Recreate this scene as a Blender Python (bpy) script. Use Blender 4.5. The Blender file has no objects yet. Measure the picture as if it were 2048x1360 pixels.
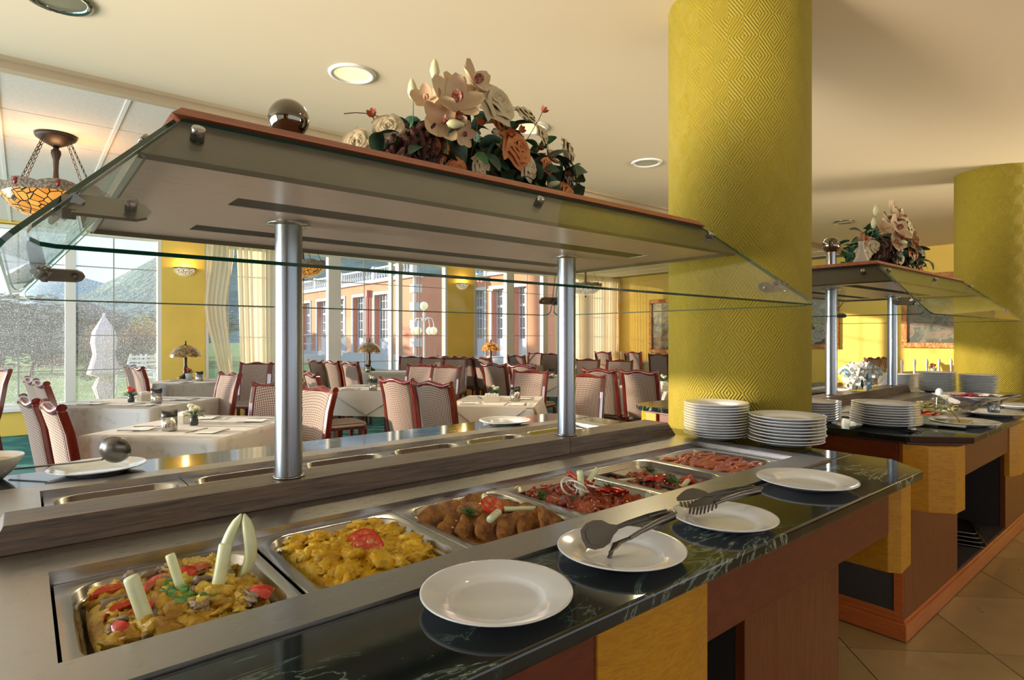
import bpy, math, random
from mathutils import Vector, Matrix, noise
R = random.Random(7)
PI = math.pi
sc = bpy.context.scene
COL = sc.collection

# ------------------------------------------------------------------ camera, sky, sun, exposure
EYE = 1.40
cam_d = bpy.data.cameras.new('camera'); cam = bpy.data.objects.new('camera', cam_d); COL.objects.link(cam)
cam_d.sensor_width = 36; cam_d.sensor_fit = 'HORIZONTAL'; cam_d.lens = 1177/2048*36
cam_d.shift_y = -8/2048; cam_d.clip_start = .02; cam_d.clip_end = 2000
cam.location = (0, 0, EYE); cam.rotation_euler = (PI/2, 0, math.radians(50.3-90))
sc.camera = cam
sc.view_settings.view_transform = 'Standard'; sc.view_settings.look = 'None'
sc.view_settings.gamma = 1; sc.view_settings.use_curve_mapping = False
sc.view_settings.exposure = 0.45
cy = sc.cycles
cy.use_denoising = True
try: cy.denoiser = 'OPENIMAGEDENOISE'
except Exception: pass
cy.max_bounces = 8; cy.transparent_max_bounces = 24; cy.glossy_bounces = 4; cy.diffuse_bounces = 4
cy.caustics_reflective = False; cy.caustics_refractive = False; cy.sample_clamp_indirect = 6
cy.use_adaptive_sampling = True; cy.adaptive_threshold = .02

W = bpy.data.worlds.new('sky'); sc.world = W; W.use_nodes = True
nt = W.node_tree; nt.nodes.clear()
wo = nt.nodes.new('ShaderNodeOutputWorld'); bg = nt.nodes.new('ShaderNodeBackground')
tc = nt.nodes.new('ShaderNodeTexCoord'); sp = nt.nodes.new('ShaderNodeSeparateXYZ'); cr = nt.nodes.new('ShaderNodeValToRGB')
nz = nt.nodes.new('ShaderNodeTexNoise'); nz.inputs['Scale'].default_value = 3.0; nz.inputs['Detail'].default_value = 5
mp = nt.nodes.new('ShaderNodeMapping'); mp.inputs['Scale'].default_value = (1, 1, 3)
mx = nt.nodes.new('ShaderNodeMix'); mx.data_type = 'RGBA'
cr2 = nt.nodes.new('ShaderNodeValToRGB')
nt.links.new(tc.outputs['Generated'], sp.inputs[0]); nt.links.new(sp.outputs['Z'], cr.inputs[0])
nt.links.new(tc.outputs['Generated'], mp.inputs[0]); nt.links.new(mp.outputs[0], nz.inputs[0]); nt.links.new(nz.outputs[0], cr2.inputs[0])
cr.color_ramp.elements[0].position = 0; cr.color_ramp.elements[0].color = (.80, .88, .95, 1)
cr.color_ramp.elements[1].position = .6; cr.color_ramp.elements[1].color = (.36, .58, .90, 1)
cr2.color_ramp.elements[0].position = .48; cr2.color_ramp.elements[0].color = (0, 0, 0, 1)
cr2.color_ramp.elements[1].position = .72; cr2.color_ramp.elements[1].color = (.8, .8, .8, 1)
nt.links.new(cr2.outputs[0], mx.inputs[0]); nt.links.new(cr.outputs[0], mx.inputs[6]); mx.inputs[7].default_value = (.95, .95, .96, 1)
nt.links.new(mx.outputs[2], bg.inputs[0]); bg.inputs[1].default_value = 0.85
nt.links.new(bg.outputs[0], wo.inputs[0])

def lamp(kind, name, loc, energy, col, **kw):
    l = bpy.data.lights.new(name, kind); l.energy = energy; l.color = col
    for k, v in kw.items():
        if k not in ('rot', 'dir'): setattr(l, k, v)
    o = bpy.data.objects.new(name, l); COL.objects.link(o); o.location = loc
    if 'dir' in kw: o.rotation_euler = Vector(kw['dir']).to_track_quat('-Z', 'Y').to_euler()
    o['kind'] = 'helper'
    return o
az, el = math.radians(136), math.radians(7)
SUN = Vector((math.cos(el)*math.cos(az), math.cos(el)*math.sin(az), math.sin(el)))
lamp('SUN', 'sun', (0, 0, 20), 6.5, (1, .83, .64), angle=math.radians(.6), dir=-SUN)
# daylight of the glazed side wall (left, unseen); the other three are added fill lamps
lamp('AREA', 'daylight_left', (-4.05, 6.0, 1.6), 340, (.84, .92, 1), shape='RECTANGLE', size=8.5, size_y=2.3, dir=(1, 0, .1))
lamp('AREA', 'ceiling_fill_left', (-4.05, 3.0, 1.6), 36, (1, .84, .64), shape='RECTANGLE', size=3.0, size_y=1.6, dir=(1, -.10, .17), spread=.56)  # added narrow beam from the left, aimed up to brighten the ceiling
lamp('AREA', 'ceiling_fill_right', (9.5, -3.9, 1.4), 85, (1, .86, .62), shape='RECTANGLE', size=4, size_y=1.8, dir=(-.5, .75, .34), spread=.9)  # added lamp in the unseen rear corner, brightens the right-hand ceiling
lamp('AREA', 'rear_fill', (3.5, -3.9, 1.5), 22, (1, .89, .70), shape='RECTANGLE', size=10, size_y=2.0, dir=(0, 1, .1))  # added weak fill from behind the camera for the front surfaces

# ------------------------------------------------------------------ mesh builder
class MB:
    def __init__(s): s.v = []; s.f = []; s.m = []; s.s = []
    def add(s, vs, fs, m=0, sm=False):
        n = len(s.v); s.v += [tuple(v) for v in vs]
        for f in fs: s.f.append([i+n for i in f]); s.m.append(m); s.s.append(sm)
        return s
    def box(s, x0, y0, z0, x1, y1, z1, m=0):
        return s.add([(x0,y0,z0),(x1,y0,z0),(x1,y1,z0),(x0,y1,z0),(x0,y0,z1),(x1,y0,z1),(x1,y1,z1),(x0,y1,z1)],
                     [(3,2,1,0),(4,5,6,7),(0,1,5,4),(1,2,6,5),(2,3,7,6),(3,0,4,7)], m)
    def prism(s, poly, z0, z1, m=0, ax='z', sm=False):
        # poly: list of 2D points; ax names the extrusion axis
        def P(a, b, c):
            return (a, b, c) if ax == 'z' else ((c, a, b) if ax == 'x' else (a, c, b))
        n = len(poly)
        vs = [P(a, b, z0) for a, b in poly] + [P(a, b, z1) for a, b in poly]
        fs = [list(range(n))[::-1], [i+n for i in range(n)]]
        s.add(vs, fs, m)
        k = len(s.v)-2*n
        for i in range(n):
            j = (i+1) % n
            s.f.append([k+i, k+j, k+n+j, k+n+i]); s.m.append(m); s.s.append(sm)
        return s
    def slab(s, pts, off, m=0, me=None):
        n = len(pts); o = Vector(off); pts = [Vector(p) for p in pts]
        s.add(list(pts)+[p+o for p in pts], [list(range(n))[::-1], [i+n for i in range(n)]], m)
        k = len(s.v)-2*n
        for i in range(n):
            j = (i+1) % n
            s.f.append([k+i, k+j, k+n+j, k+n+i]); s.m.append(m if me is None else me); s.s.append(False)
        return s
    def lathe(s, prof, n=24, c=(0, 0, 0), m=0, sm=True, sx=1, sy=1):
        vs = []; fs = []
        for r, z in prof:
            for i in range(n):
                a = 2*PI*i/n; vs.append((c[0]+r*sx*math.cos(a), c[1]+r*sy*math.sin(a), c[2]+z))
        for k in range(len(prof)-1):
            for i in range(n):
                j = (i+1) % n; fs.append((k*n+i, k*n+j, (k+1)*n+j, (k+1)*n+i))
        if prof[0][0] > 1e-6: s.add(vs[:n], [tuple(range(n))[::-1]], m)
        if prof[-1][0] > 1e-6: s.add(vs[-n:], [tuple(range(n))], m)
        return s.add(vs, fs, m, sm)
    def tube(s, pts, r, n=8, m=0, flat=1.0, closed=False, up=None):
        pts = [Vector(p) for p in pts]; N = len(pts); vs = []; fs = []
        for i, p in enumerate(pts):
            d = (pts[min(i+1, N-1)]-pts[max(i-1, 0)])
            if closed: d = pts[(i+1) % N]-pts[i-1]
            d = d.normalized() if d.length > 0 else Vector((0, 0, 1))
            u = Vector(up) if up else (Vector((0, 0, 1)) if abs(d.z) < .9 else Vector((1, 0, 0)))
            a = d.cross(u).normalized(); b = a.cross(d).normalized()
            rr = r[i] if isinstance(r, (list, tuple)) else r
            for k in range(n):
                t = 2*PI*(k+.5)/n; vs.append(p+a*rr*math.cos(t)+b*rr*flat*math.sin(t))
        for i in range(N if closed else N-1):
            j = (i+1) % N
            for k in range(n):
                l = (k+1) % n; fs.append((i*n+k, i*n+l, j*n+l, j*n+k))
        if not closed: s.add(vs[:n], [tuple(range(n))[::-1]], m).add(vs[-n:], [tuple(range(n))], m)
        return s.add(vs, fs, m, n > 5)
    def grid(s, rows, m=0, sm=True):
        h = len(rows); w = len(rows[0])
        return s.add([p for r in rows for p in r], [(i*w+j, i*w+j+1, (i+1)*w+j+1, (i+1)*w+j) for i in range(h-1) for j in range(w-1)], m, sm)
    def loft(s, loops, m=0, sm=True, cap=True, capstart=False):
        n = len(loops[0]); vs = [p for l in loops for p in l]; fs = []
        for k in range(len(loops)-1):
            for i in range(n):
                j = (i+1) % n; fs.append((k*n+i, k*n+j, (k+1)*n+j, (k+1)*n+i))
        if cap: s.add(loops[-1], [tuple(range(n))], m)
        if capstart: s.add(loops[0], [tuple(range(n))[::-1]], m)
        return s.add(vs, fs, m, sm)
    def ball(s, c, r, n=10, m=0, sc=(1, 1, 1), nz_=0, seed=0, rot=None):
        vs = []; fs = []; h = n//2+1
        for i in range(h+1):
            th = PI*i/h
            for j in range(n):
                ph = 2*PI*j/n; d = Vector((math.sin(th)*math.cos(ph), math.sin(th)*math.sin(ph), math.cos(th)))
                k = 1+nz_*noise.noise(d*1.7+Vector((seed*3.1, seed*1.7, 0))) if nz_ else 1
                q = Vector((d.x*r*sc[0]*k, d.y*r*sc[1]*k, d.z*r*sc[2]*k))
                if rot: q = rot @ q
                vs.append(q+Vector(c))
        for i in range(h):
            for j in range(n):
                l = (j+1) % n; fs.append((i*n+l, i*n+j, (i+1)*n+j, (i+1)*n+l))
        return s.add(vs, fs, m, True)
    def xf(s, M):
        s.v = [tuple(M @ Vector(v)) for v in s.v]; return s
    def join(s, o, M=None):
        s.add([(M @ Vector(v)) if M else v for v in o.v], o.f, 0)
        k = len(o.f); s.m[-k:] = o.m; s.s[-k:] = o.s; return s
    def mesh(s, name, mats):
        me = bpy.data.meshes.new(name); me.from_pydata(s.v, [], s.f)
        for m in (mats if isinstance(mats, (list, tuple)) else [mats]): me.materials.append(m)
        me.polygons.foreach_set('material_index', s.m); me.polygons.foreach_set('use_smooth', s.s); me.update()
        return me
    def build(s, name, mats, parent=None, bevel=0, seg=2, **kw):
        o = bpy.data.objects.new(name, s.mesh(name, mats)); COL.objects.link(o)
        if parent: o.parent = parent
        if bevel:
            b = o.modifiers.new('bevel', 'BEVEL'); b.width = bevel; b.segments = seg; b.limit_method = 'ANGLE'; b.angle_limit = .6
        for k, v in kw.items(): o[k] = v
        return o
def tag(o, label, cat, group=None, kind=None):
    o['label'] = label; o['category'] = cat
    if group: o['group'] = group
    if kind: o['kind'] = kind
    return o
def thing(name, label, cat, loc=(0, 0, 0), rz=0, group=None):
    o = bpy.data.objects.new(name, None); COL.objects.link(o); o.location = loc; o.rotation_euler = (0, 0, rz); o.empty_display_size = .1
    return tag(o, label, cat, group)
KIDS = {}
def dup(o, loc=None, rot=None, label=None, group=None, parent=None, kids=None):
    c = o.copy(); COL.objects.link(c)
    if parent: c.parent = parent
    if loc is not None: c.location = loc
    if rot is not None: c.rotation_euler = rot
    if label: c['label'] = label
    if group: c['group'] = group
    for ch in KIDS.get(o.name, ()) if kids is None else kids:
        dup(ch, parent=c)
    return c
def reg(o, kids):
    KIDS[o.name] = kids; return o
def struct(o): o['kind'] = 'structure'; return o
def rot(a, x, y): return (x*math.cos(a)-y*math.sin(a), x*math.sin(a)+y*math.cos(a))
def rrect(hx, hy, r, z, n=5, cx=0, cy=0):
    r = min(r, hx, hy); out = []
    for sx, sy, a0 in ((1, 1, 0), (-1, 1, PI/2), (-1, -1, PI), (1, -1, 1.5*PI)):
        for i in range(n+1):
            a = a0+PI/2*i/n; out.append((cx+sx*(hx-r)+r*math.cos(a), cy+sy*(hy-r)+r*math.sin(a), z))
    return out

# ------------------------------------------------------------------ materials
def M(name, col, rough=.5, metal=0, spec=.5, noise_=None, bump=None, coat=0, emit=None, sss=0, sheen=0, trans=0, stretch=(1, 1, 1), rn=None):
    m = bpy.data.materials.new(name); m.use_nodes = True; t = m.node_tree; b = t.nodes['Principled BSDF']
    def setc(k, v):
        if k in b.inputs: b.inputs[k].default_value = v
    setc('Base Color', (*col, 1)); setc('Roughness', rough); setc('Metallic', metal); setc('Specular IOR Level', spec)
    setc('Coat Weight', coat); setc('Coat Roughness', .08); setc('Sheen Weight', sheen)
    if sss: setc('Subsurface Weight', sss); setc('Subsurface Radius', (.02, .01, .006))
    if emit: setc('Emission Color', (*emit[0], 1)); setc('Emission Strength', emit[1])
    if noise_ or bump or rn:
        co = t.nodes.new('ShaderNodeTexCoord'); ma = t.nodes.new('ShaderNodeMapping'); ma.inputs['Scale'].default_value = stretch
        t.links.new(co.outputs['Object'], ma.inputs[0])
    if noise_:
        sc_, c2, lo, hi = noise_
        n = t.nodes.new('ShaderNodeTexNoise'); n.inputs['Scale'].default_value = sc_; n.inputs['Detail'].default_value = 6
        r = t.nodes.new('ShaderNodeValToRGB'); r.color_ramp.elements[0].position = lo; r.color_ramp.elements[1].position = hi
        r.color_ramp.elements[0].color = (*col, 1); r.color_ramp.elements[1].color = (*c2, 1)
        t.links.new(ma.outputs[0], n.inputs[0]); t.links.new(n.outputs[0], r.inputs[0]); t.links.new(r.outputs[0], b.inputs['Base Color'])
    if rn:
        n = t.nodes.new('ShaderNodeTexNoise'); n.inputs['Scale'].default_value = rn[0]; n.inputs['Detail'].default_value = 4
        q = t.nodes.new('ShaderNodeMapRange'); q.inputs[3].default_value = rn[1]; q.inputs[4].default_value = rn[2]
        t.links.new(ma.outputs[0], n.inputs[0]); t.links.new(n.outputs[0], q.inputs[0]); t.links.new(q.outputs[0], b.inputs['Roughness'])
    if bump:
        n = t.nodes.new('ShaderNodeTexNoise'); n.inputs['Scale'].default_value = bump[0]; n.inputs['Detail'].default_value = 5
        u = t.nodes.new('ShaderNodeBump'); u.inputs['Strength'].default_value = bump[1]; u.inputs['Distance'].default_value = bump[2] if len(bump) > 2 else .01
        t.links.new(ma.outputs[0], n.inputs[0]); t.links.new(n.outputs[0], u.inputs['Height']); t.links.new(u.outputs[0], b.inputs['Normal'])
    return m
def wood(name, c1, c2, stretch, rough=.3, coat=.4, scale=6, dist=3.0, fig=.55):
    m = M(name, c1, rough, coat=coat); t = m.node_tree; b = t.nodes['Principled BSDF']
    co = t.nodes.new('ShaderNodeTexCoord'); ma = t.nodes.new('ShaderNodeMapping'); ma.inputs['Scale'].default_value = stretch
    w = t.nodes.new('ShaderNodeTexNoise'); w.inputs['Scale'].default_value = scale; w.inputs['Detail'].default_value = 8; w.inputs['Distortion'].default_value = dist*.3
    n = t.nodes.new('ShaderNodeTexNoise'); n.inputs['Scale'].default_value = scale*6; n.inputs['Detail'].default_value = 3
    a = t.nodes.new('ShaderNodeMath'); a.operation = 'MULTIPLY_ADD'; a.inputs[1].default_value = .35
    r = t.nodes.new('ShaderNodeValToRGB'); r.color_ramp.elements[0].position = fig; r.color_ramp.elements[1].position = fig+.3
    r.color_ramp.elements[0].color = (*c1, 1); r.color_ramp.elements[1].color = (*c2, 1)
    t.links.new(co.outputs['Object'], ma.inputs[0]); t.links.new(ma.outputs[0], w.inputs[0]); t.links.new(ma.outputs[0], n.inputs[0])
    t.links.new(n.outputs[0], a.inputs[0]); t.links.new(w.outputs[0], a.inputs[2]); t.links.new(a.outputs[0], r.inputs[0]); t.links.new(r.outputs[0], b.inputs['Base Color'])
    return m
def glassmat(name, tint, refl=1.45, edge=False):
    m = bpy.data.materials.new(name); m.use_nodes = True; t = m.node_tree; t.nodes.clear()
    o = t.nodes.new('ShaderNodeOutputMaterial'); tr = t.nodes.new('ShaderNodeBsdfTransparent'); g = t.nodes.new('ShaderNodeBsdfGlossy')
    f = t.nodes.new('ShaderNodeFresnel'); x = t.nodes.new('ShaderNodeMixShader')
    tr.inputs[0].default_value = (*tint, 1); g.inputs['Roughness'].default_value = .01; g.inputs[0].default_value = (.95, 1, .98, 1); 
    ge = t.nodes.new('ShaderNodeNewGeometry'); mr = t.nodes.new('ShaderNodeMapRange'); mr.inputs[3].default_value = refl; mr.inputs[4].default_value = 1/refl
    t.links.new(ge.outputs['Backfacing'], mr.inputs[0]); t.links.new(mr.outputs[0], f.inputs[0])
    t.links.new(f.outputs[0], x.inputs[0]); t.links.new(tr.outputs[0], x.inputs[1]); t.links.new(g.outputs[0], x.inputs[2]); t.links.new(x.outputs[0], o.inputs[0])
    return m
def nodes_chain(m): return m.node_tree, m.node_tree.nodes, m.node_tree.links
def math_(t, op, a, b=None, c=None):
    n = t.nodes.new('ShaderNodeMath'); n.operation = op
    for i, v in enumerate((a, b, c)):
        if v is None: continue
        if isinstance(v, (int, float)): n.inputs[i].default_value = v
        else: t.links.new(v, n.inputs[i])
    return n.outputs[0]

m_ceil = M('warm_white_plaster', (.90, .77, .56), .9, bump=(60, .05, .002))
m_gap = M('tile_gap', (.25, .22, .18), .9)
m_tile_c = M('ceiling_tile', (.80, .74, .66), .95, noise_=(40, (.74, .67, .58), .4, .7), bump=(90, .15, .002))
m_tbar = M('white_tee_bar', (.86, .83, .78), .6)
m_yellow = M('yellow_plaster', (.84, .60, .12), .75, noise_=(3, (.78, .55, .11), .35, .75), bump=(25, .12, .004))
m_frame = M('white_window_frame', (.80, .78, .73), .4)
m_frame_grey = M('grey_glazing_bar', (.42, .42, .40), .5)
m_sill = M('white_sill', (.82, .82, .80), .35)
m_pane = glassmat('window_glass', (.97, .985, .99), 1.25)
m_dusty = glassmat('dusty_window_glass', (.97, .985, .99), 1.25)
def dust(m, amt):
    t = m.node_tree; o = [n for n in t.nodes if n.type == 'OUTPUT_MATERIAL'][0]; prev = o.inputs[0].links[0].from_socket
    d = t.nodes.new('ShaderNodeBsdfTranslucent'); d.inputs[0].default_value = (.92, .95, 1, 1); d2 = t.nodes.new('ShaderNodeBsdfDiffuse'); d2.inputs[0].default_value = (.85, .88, .92, 1)
    a = t.nodes.new('ShaderNodeAddShader'); t.links.new(d.outputs[0], a.inputs[0]); t.links.new(d2.outputs[0], a.inputs[1])
    co = t.nodes.new('ShaderNodeTexCoord'); n = t.nodes.new('ShaderNodeTexNoise'); n.inputs['Scale'].default_value = 70; n.inputs['Detail'].default_value = 3; t.links.new(co.outputs['Object'], n.inputs[0])
    r = t.nodes.new('ShaderNodeMapRange'); r.inputs[1].default_value = .52; r.inputs[2].default_value = .75; r.inputs[3].default_value = amt*.6; r.inputs[4].default_value = amt*3; t.links.new(n.outputs[0], r.inputs[0])
    x = t.nodes.new('ShaderNodeMixShader'); t.links.new(r.outputs[0], x.inputs[0]); t.links.new(prev, x.inputs[1]); t.links.new(a.outputs[0], x.inputs[2]); t.links.new(x.outputs[0], o.inputs[0])
dust(m_dusty, .065); dust(m_pane, .025)
m_guard = glassmat('sneeze_guard_glass', (.975, .99, .98), 1.16)
m_edge = M('green_glass_edge', (.004, .055, .035), .15, spec=.8)
m_steel = M('brushed_steel', (.50, .48, .455), .26, 1, rn=(5, .2, .42), stretch=(4, 60, 60), bump=(14, .04, .002))
m_pan = M('pan_steel', (.50, .47, .43), .22, 1, rn=(12, .14, .34))
m_chrome = M('chrome', (.40, .39, .37), .12, 1)
m_pole = M('polished_tube', (.27, .30, .34), .24, 1, rn=(2, .2, .36), stretch=(40, 40, 1))
m_fascia = M('grey_fascia', (.075, .062, .042), .42, .35, bump=(60, .03, .001))
m_under = M('pinkish_brushed_underside', (.60, .45, .41), .32, .3, rn=(9, .22, .5), stretch=(2, 22, 1), noise_=(9, (.33, .22, .20), .62, .78), bump=(30, .08, .002))
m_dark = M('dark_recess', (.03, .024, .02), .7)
m_slot = M('heater_slot_dark', (.014, .009, .006), .7, spec=.15)
m_tong = M('worn_steel', (.17, .16, .145), .3, 1)
m_black = M('black_plastic', (.015, .015, .016), .35)
m_redboard = wood('red_brown_board', (.24, .065, .028), (.34, .11, .045), (1, 10, 10), .5, .1)
m_ridge = wood('grey_brown_laminate', (.050, .032, .019), (.17, .105, .06), (1.3, 26, 26), .42, .15, 4, 2.5, .5)
m_apron = wood('dark_cherry_veneer', (.115, .019, .004), (.155, .030, .007), (4, 4, 14), .38, .12, 4)
m_panelwood = wood('brown_veneer', (.15, .036, .008), (.21, .060, .014), (14, 14, 1), .38, .12, 5)
m_orange = wood('orange_cherry_trim', (.50, .13, .030), (.58, .17, .045), (2, 2, 14), .3, .5, 5)
m_maple = wood('yellow_figured_maple', (.42, .175, .003), (.53, .26, .008), (4, 4, 22), .42, .1, 3.2, 9, .5)
m_blackpanel = M('black_speckled_panel', (.05, .05, .055), .5, noise_=(140, (.35, .35, .35), .66, .76))
m_white = M('white_porcelain', (.74, .75, .76), .12, coat=.6)
m_cream = M('cream_porcelain', (.66, .62, .54), .2, coat=.4)
m_cloth = M('white_table_linen', (.80, .79, .78), .85, noise_=(13, (.66, .64, .62), .56, .62), bump=(4, .25, .02), sheen=.2)
m_cloth2 = M('plain_white_linen', (.80, .79, .77), .85, bump=(5, .25, .02), sheen=.2)
m_curtain = M('cream_sheer', (.92, .82, .62), .9)
b_ = m_curtain.node_tree; _o = [n for n in b_.nodes if n.type == 'OUTPUT_MATERIAL'][0]; _p = b_.nodes['Principled BSDF']
_t = b_.nodes.new('ShaderNodeBsdfTranslucent'); _t.inputs[0].default_value = (1, .86, .62, 1); _x = b_.nodes.new('ShaderNodeMixShader'); _x.inputs[0].default_value = .55
_tr = b_.nodes.new('ShaderNodeBsdfTransparent'); _x2 = b_.nodes.new('ShaderNodeMixShader'); _x2.inputs[0].default_value = .14
b_.links.new(_p.outputs[0], _x.inputs[1]); b_.links.new(_t.outputs[0], _x.inputs[2]); b_.links.new(_x.outputs[0], _x2.inputs[1]); b_.links.new(_tr.outputs[0], _x2.inputs[2]); b_.links.new(_x2.outputs[0], _o.inputs[0])
m_mahog = M('glossy_red_mahogany', (.10, .009, .007), .18, coat=.9, noise_=(5, (.18, .020, .009), .4, .7), stretch=(6, 6, 1))
m_carpet = M('teal_carpet', (.012, .13, .12), .95, noise_=(3, (.05, .25, .22), .5, .62), bump=(200, .4, .004))
for _m in (m_cloth, m_cloth2):
    _n = _m.node_tree; _o = [n for n in _n.nodes if n.type == 'OUTPUT_MATERIAL'][0]; _p = _n.nodes['Principled BSDF']; _t = _n.nodes.new('ShaderNodeBsdfTranslucent'); _t.inputs[0].default_value = (.95, .62, .36, 1)
    _x = _n.nodes.new('ShaderNodeMixShader'); _x.inputs[0].default_value = .30; _n.links.new(_p.outputs[0], _x.inputs[1]); _n.links.new(_t.outputs[0], _x.inputs[2]); _n.links.new(_x.outputs[0], _o.inputs[0])
m_napkin = M('white_napkin', (.85, .83, .80), .8, sss=0)
m_brass = M('dark_bronze', (.045, .03, .022), .45, .6)
m_green = M('leaf_green', (.035, .12, .03), .5, noise_=(20, (.07, .22, .05), .4, .6))
m_dgreen = M('dark_leaf', (.012, .045, .022), .55, noise_=(20, (.03, .08, .04), .4, .6))

# marble
m_marble = M('dark_green_marble', (.006, .010, .010), .08, spec=.6)
t = m_marble.node_tree; b = t.nodes['Principled BSDF']
co = t.nodes.new('ShaderNodeTexCoord'); ma = t.nodes.new('ShaderNodeMapping'); ma.inputs['Rotation'].default_value = (0, 0, .6); ma.inputs['Scale'].default_value = (1, 3.2, 1)
n1 = t.nodes.new('ShaderNodeTexNoise'); n1.inputs['Scale'].default_value = 3.3; n1.inputs['Detail'].default_value = 9; n1.inputs['Distortion'].default_value = 1.4; n1.inputs['Roughness'].default_value = .62
t.links.new(co.outputs['Object'], ma.inputs[0]); t.links.new(ma.outputs[0], n1.inputs[0])
v = math_(t, 'ABSOLUTE', math_(t, 'SUBTRACT', n1.outputs[0], .52)); v = math_(t, 'POWER', math_(t, 'SUBTRACT', 1, math_(t, 'MULTIPLY', v, 9)), 6)
n2 = t.nodes.new('ShaderNodeTexNoise'); n2.inputs['Scale'].default_value = 1.7; t.links.new(co.outputs['Object'], n2.inputs[0])
g = math_(t, 'MULTIPLY', v, math_(t, 'SMOOTH_MIN', math_(t, 'MAXIMUM', math_(t, 'MULTIPLY', math_(t, 'SUBTRACT', n2.outputs[0], .42), 5), 0), 1, .1))
r = t.nodes.new('ShaderNodeValToRGB'); r.color_ramp.elements[0].color = (.006, .010, .010, 1); r.color_ramp.elements[1].color = (.30, .36, .29, 1)
e = r.color_ramp.elements.new(.35); e.color = (.012, .035, .028, 1)
t.links.new(g, r.inputs[0]); t.links.new(r.outputs[0], b.inputs['Base Color'])

# relief wallpaper of the columns: nested diamonds
def column_mat(radius):
    m = M('yellow_relief_wallpaper', (.26, .205, .020), .6, spec=.2); t = m.node_tree; b = t.nodes['Principled BSDF']
    co = t.nodes.new('ShaderNodeTexCoord'); s = t.nodes.new('ShaderNodeSeparateXYZ'); t.links.new(co.outputs['Object'], s.inputs[0])
    ang = math_(t, 'MULTIPLY', math_(t, 'ARCTAN2', s.outputs[1], s.outputs[0]), radius)
    def fr(x, p): return math_(t, 'ABSOLUTE', math_(t, 'SUBTRACT', math_(t, 'FRACT', math_(t, 'DIVIDE', x, p)), .5))
    d = math_(t, 'ADD', fr(ang, .1323), fr(s.outputs[2], .19))
    w = math_(t, 'SINE', math_(t, 'MULTIPLY', d, 56))
    w2 = math_(t, 'SINE', math_(t, 'MULTIPLY', d, 12.5))
    h = math_(t, 'ADD', w, math_(t, 'MULTIPLY', math_(t, 'GREATER_THAN', w2, .86), 1.8))
    u = t.nodes.new('ShaderNodeBump'); u.inputs['Strength'].default_value = .6; u.inputs['Distance'].default_value = .003
    t.links.new(h, u.inputs['Height']); t.links.new(u.outputs[0], b.inputs['Normal'])
    return m
m_col = column_mat(.337)
# houndstooth-like fabric
m_fabric = M('brown_cream_check_fabric', (.30, .2, .16), .85, sheen=.1); t = m_fabric.node_tree; b = t.nodes['Principled BSDF']
co = t.nodes.new('ShaderNodeTexCoord'); s = t.nodes.new('ShaderNodeSeparateXYZ'); t.links.new(co.outputs['Object'], s.inputs[0])
fx = math_(t, 'SINE', math_(t, 'MULTIPLY', s.outputs[0], 2*PI/.0145)); fz = math_(t, 'SINE', math_(t, 'MULTIPLY', math_(t, 'ADD', s.outputs[2], s.outputs[1]), 2*PI/.0145))
g = math_(t, 'GREATER_THAN', math_(t, 'ADD', fx, math_(t, 'MULTIPLY', fz, .75)), -.1)
x = t.nodes.new('ShaderNodeMix'); x.data_type = 'RGBA'; t.links.new(g, x.inputs[0]); x.inputs[6].default_value = (.060, .026, .022, 1); x.inputs[7].default_value = (.43, .315, .25, 1)
t.links.new(x.outputs[2], b.inputs['Base Color'])

# ------------------------------------------------------------------ room shell
ZN, ZT, YE = 3.06, 3.00, 4.66          # near ceiling, tiled ceiling, step between them
XL, XR, YN, YF = -4.2, 12.9, -4.0, 10.8
struct(MB().box(XL-.3, YN-.3, -.2, XR+.3, YF+.25, -.012).build('floor', M('screed', (.30, .24, .17), .8)))
floor_o = bpy.data.objects['floor']
tilecols = [(.37, .26, .115), (.34, .23, .095), (.40, .28, .13), (.30, .145, .055)]
tmats = [M('stone_floor_tile', c, .28, noise_=(7, tuple(k*.86 for k in c), .35, .7), coat=.2, rn=(3, .2, .4)) for c in tilecols]
TS = .60
tmesh = []
for m_ in tmats:
    h = TS/2-.0025
    tmesh.append(MB().box(-h, -h, -.012, h, h, 0).mesh('tile', m_))
cnt = 0
for i in range(-2, 20):
    for j in range(-16, 12):
        x, y = rot(PI/4, (i+.12)*TS, (j+.40)*TS)
        if 1.2 < x < 9.2 and -1.6 < y < 2.9 and cnt < 290:
            o = bpy.data.objects.new('tile', tmesh[3 if (i*5+j*3) % 11 == 1 else (i*5+j*j) % 3]); COL.objects.link(o); o.location = (x, y, 0); o.rotation_euler = (0, 0, PI/4); o.parent = floor_o; cnt += 1
struct(MB().box(XL, 2.9, -.012, XR, YF, .004).build('carpet', m_carpet))
# ceilings
struct(MB().box(XL-.3, YN-.3, ZN, XR+.3, YE, ZN+.25).build('ceiling', m_ceil))
step = MB().box(XL-.3, YE-.03, ZT-.005, XR, YE+.05, ZN+.2).box(XL-.3, YE-.07, ZN-.022, XR, YE-.03, ZN)
struct(step.build('trim_1', M('tan_ceiling_trim', (.56, .45, .30), .7)))
c2 = struct(MB().box(XL-.3, YE+.05, ZT+.02, XR+.3, YF+.3, ZT+.3).build('ceiling_recess', m_gap))
tw, tl = .69, .75
tm = MB().box(-tw/2+.012, -tl/2+.008, 0, tw/2-.012, tl/2-.008, .02).mesh('ceiling_tile', m_tile_c)
for i in range(19):
    for j in range(8):
        o = bpy.data.objects.new('ceiling_tile', tm); COL.objects.link(o); o.parent = c2; o.location = (-.14-.69+tw/2+i*tw, YE+.06+tl/2+j*tl, ZT+.002)
for i in range(20):
    MB().box(-.14-.69+i*tw-.013, YE+.05, ZT-.004, -.14-.69+i*tw+.013, YF, ZT+.01).build('tee_bar', m_tbar, c2)
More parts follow.
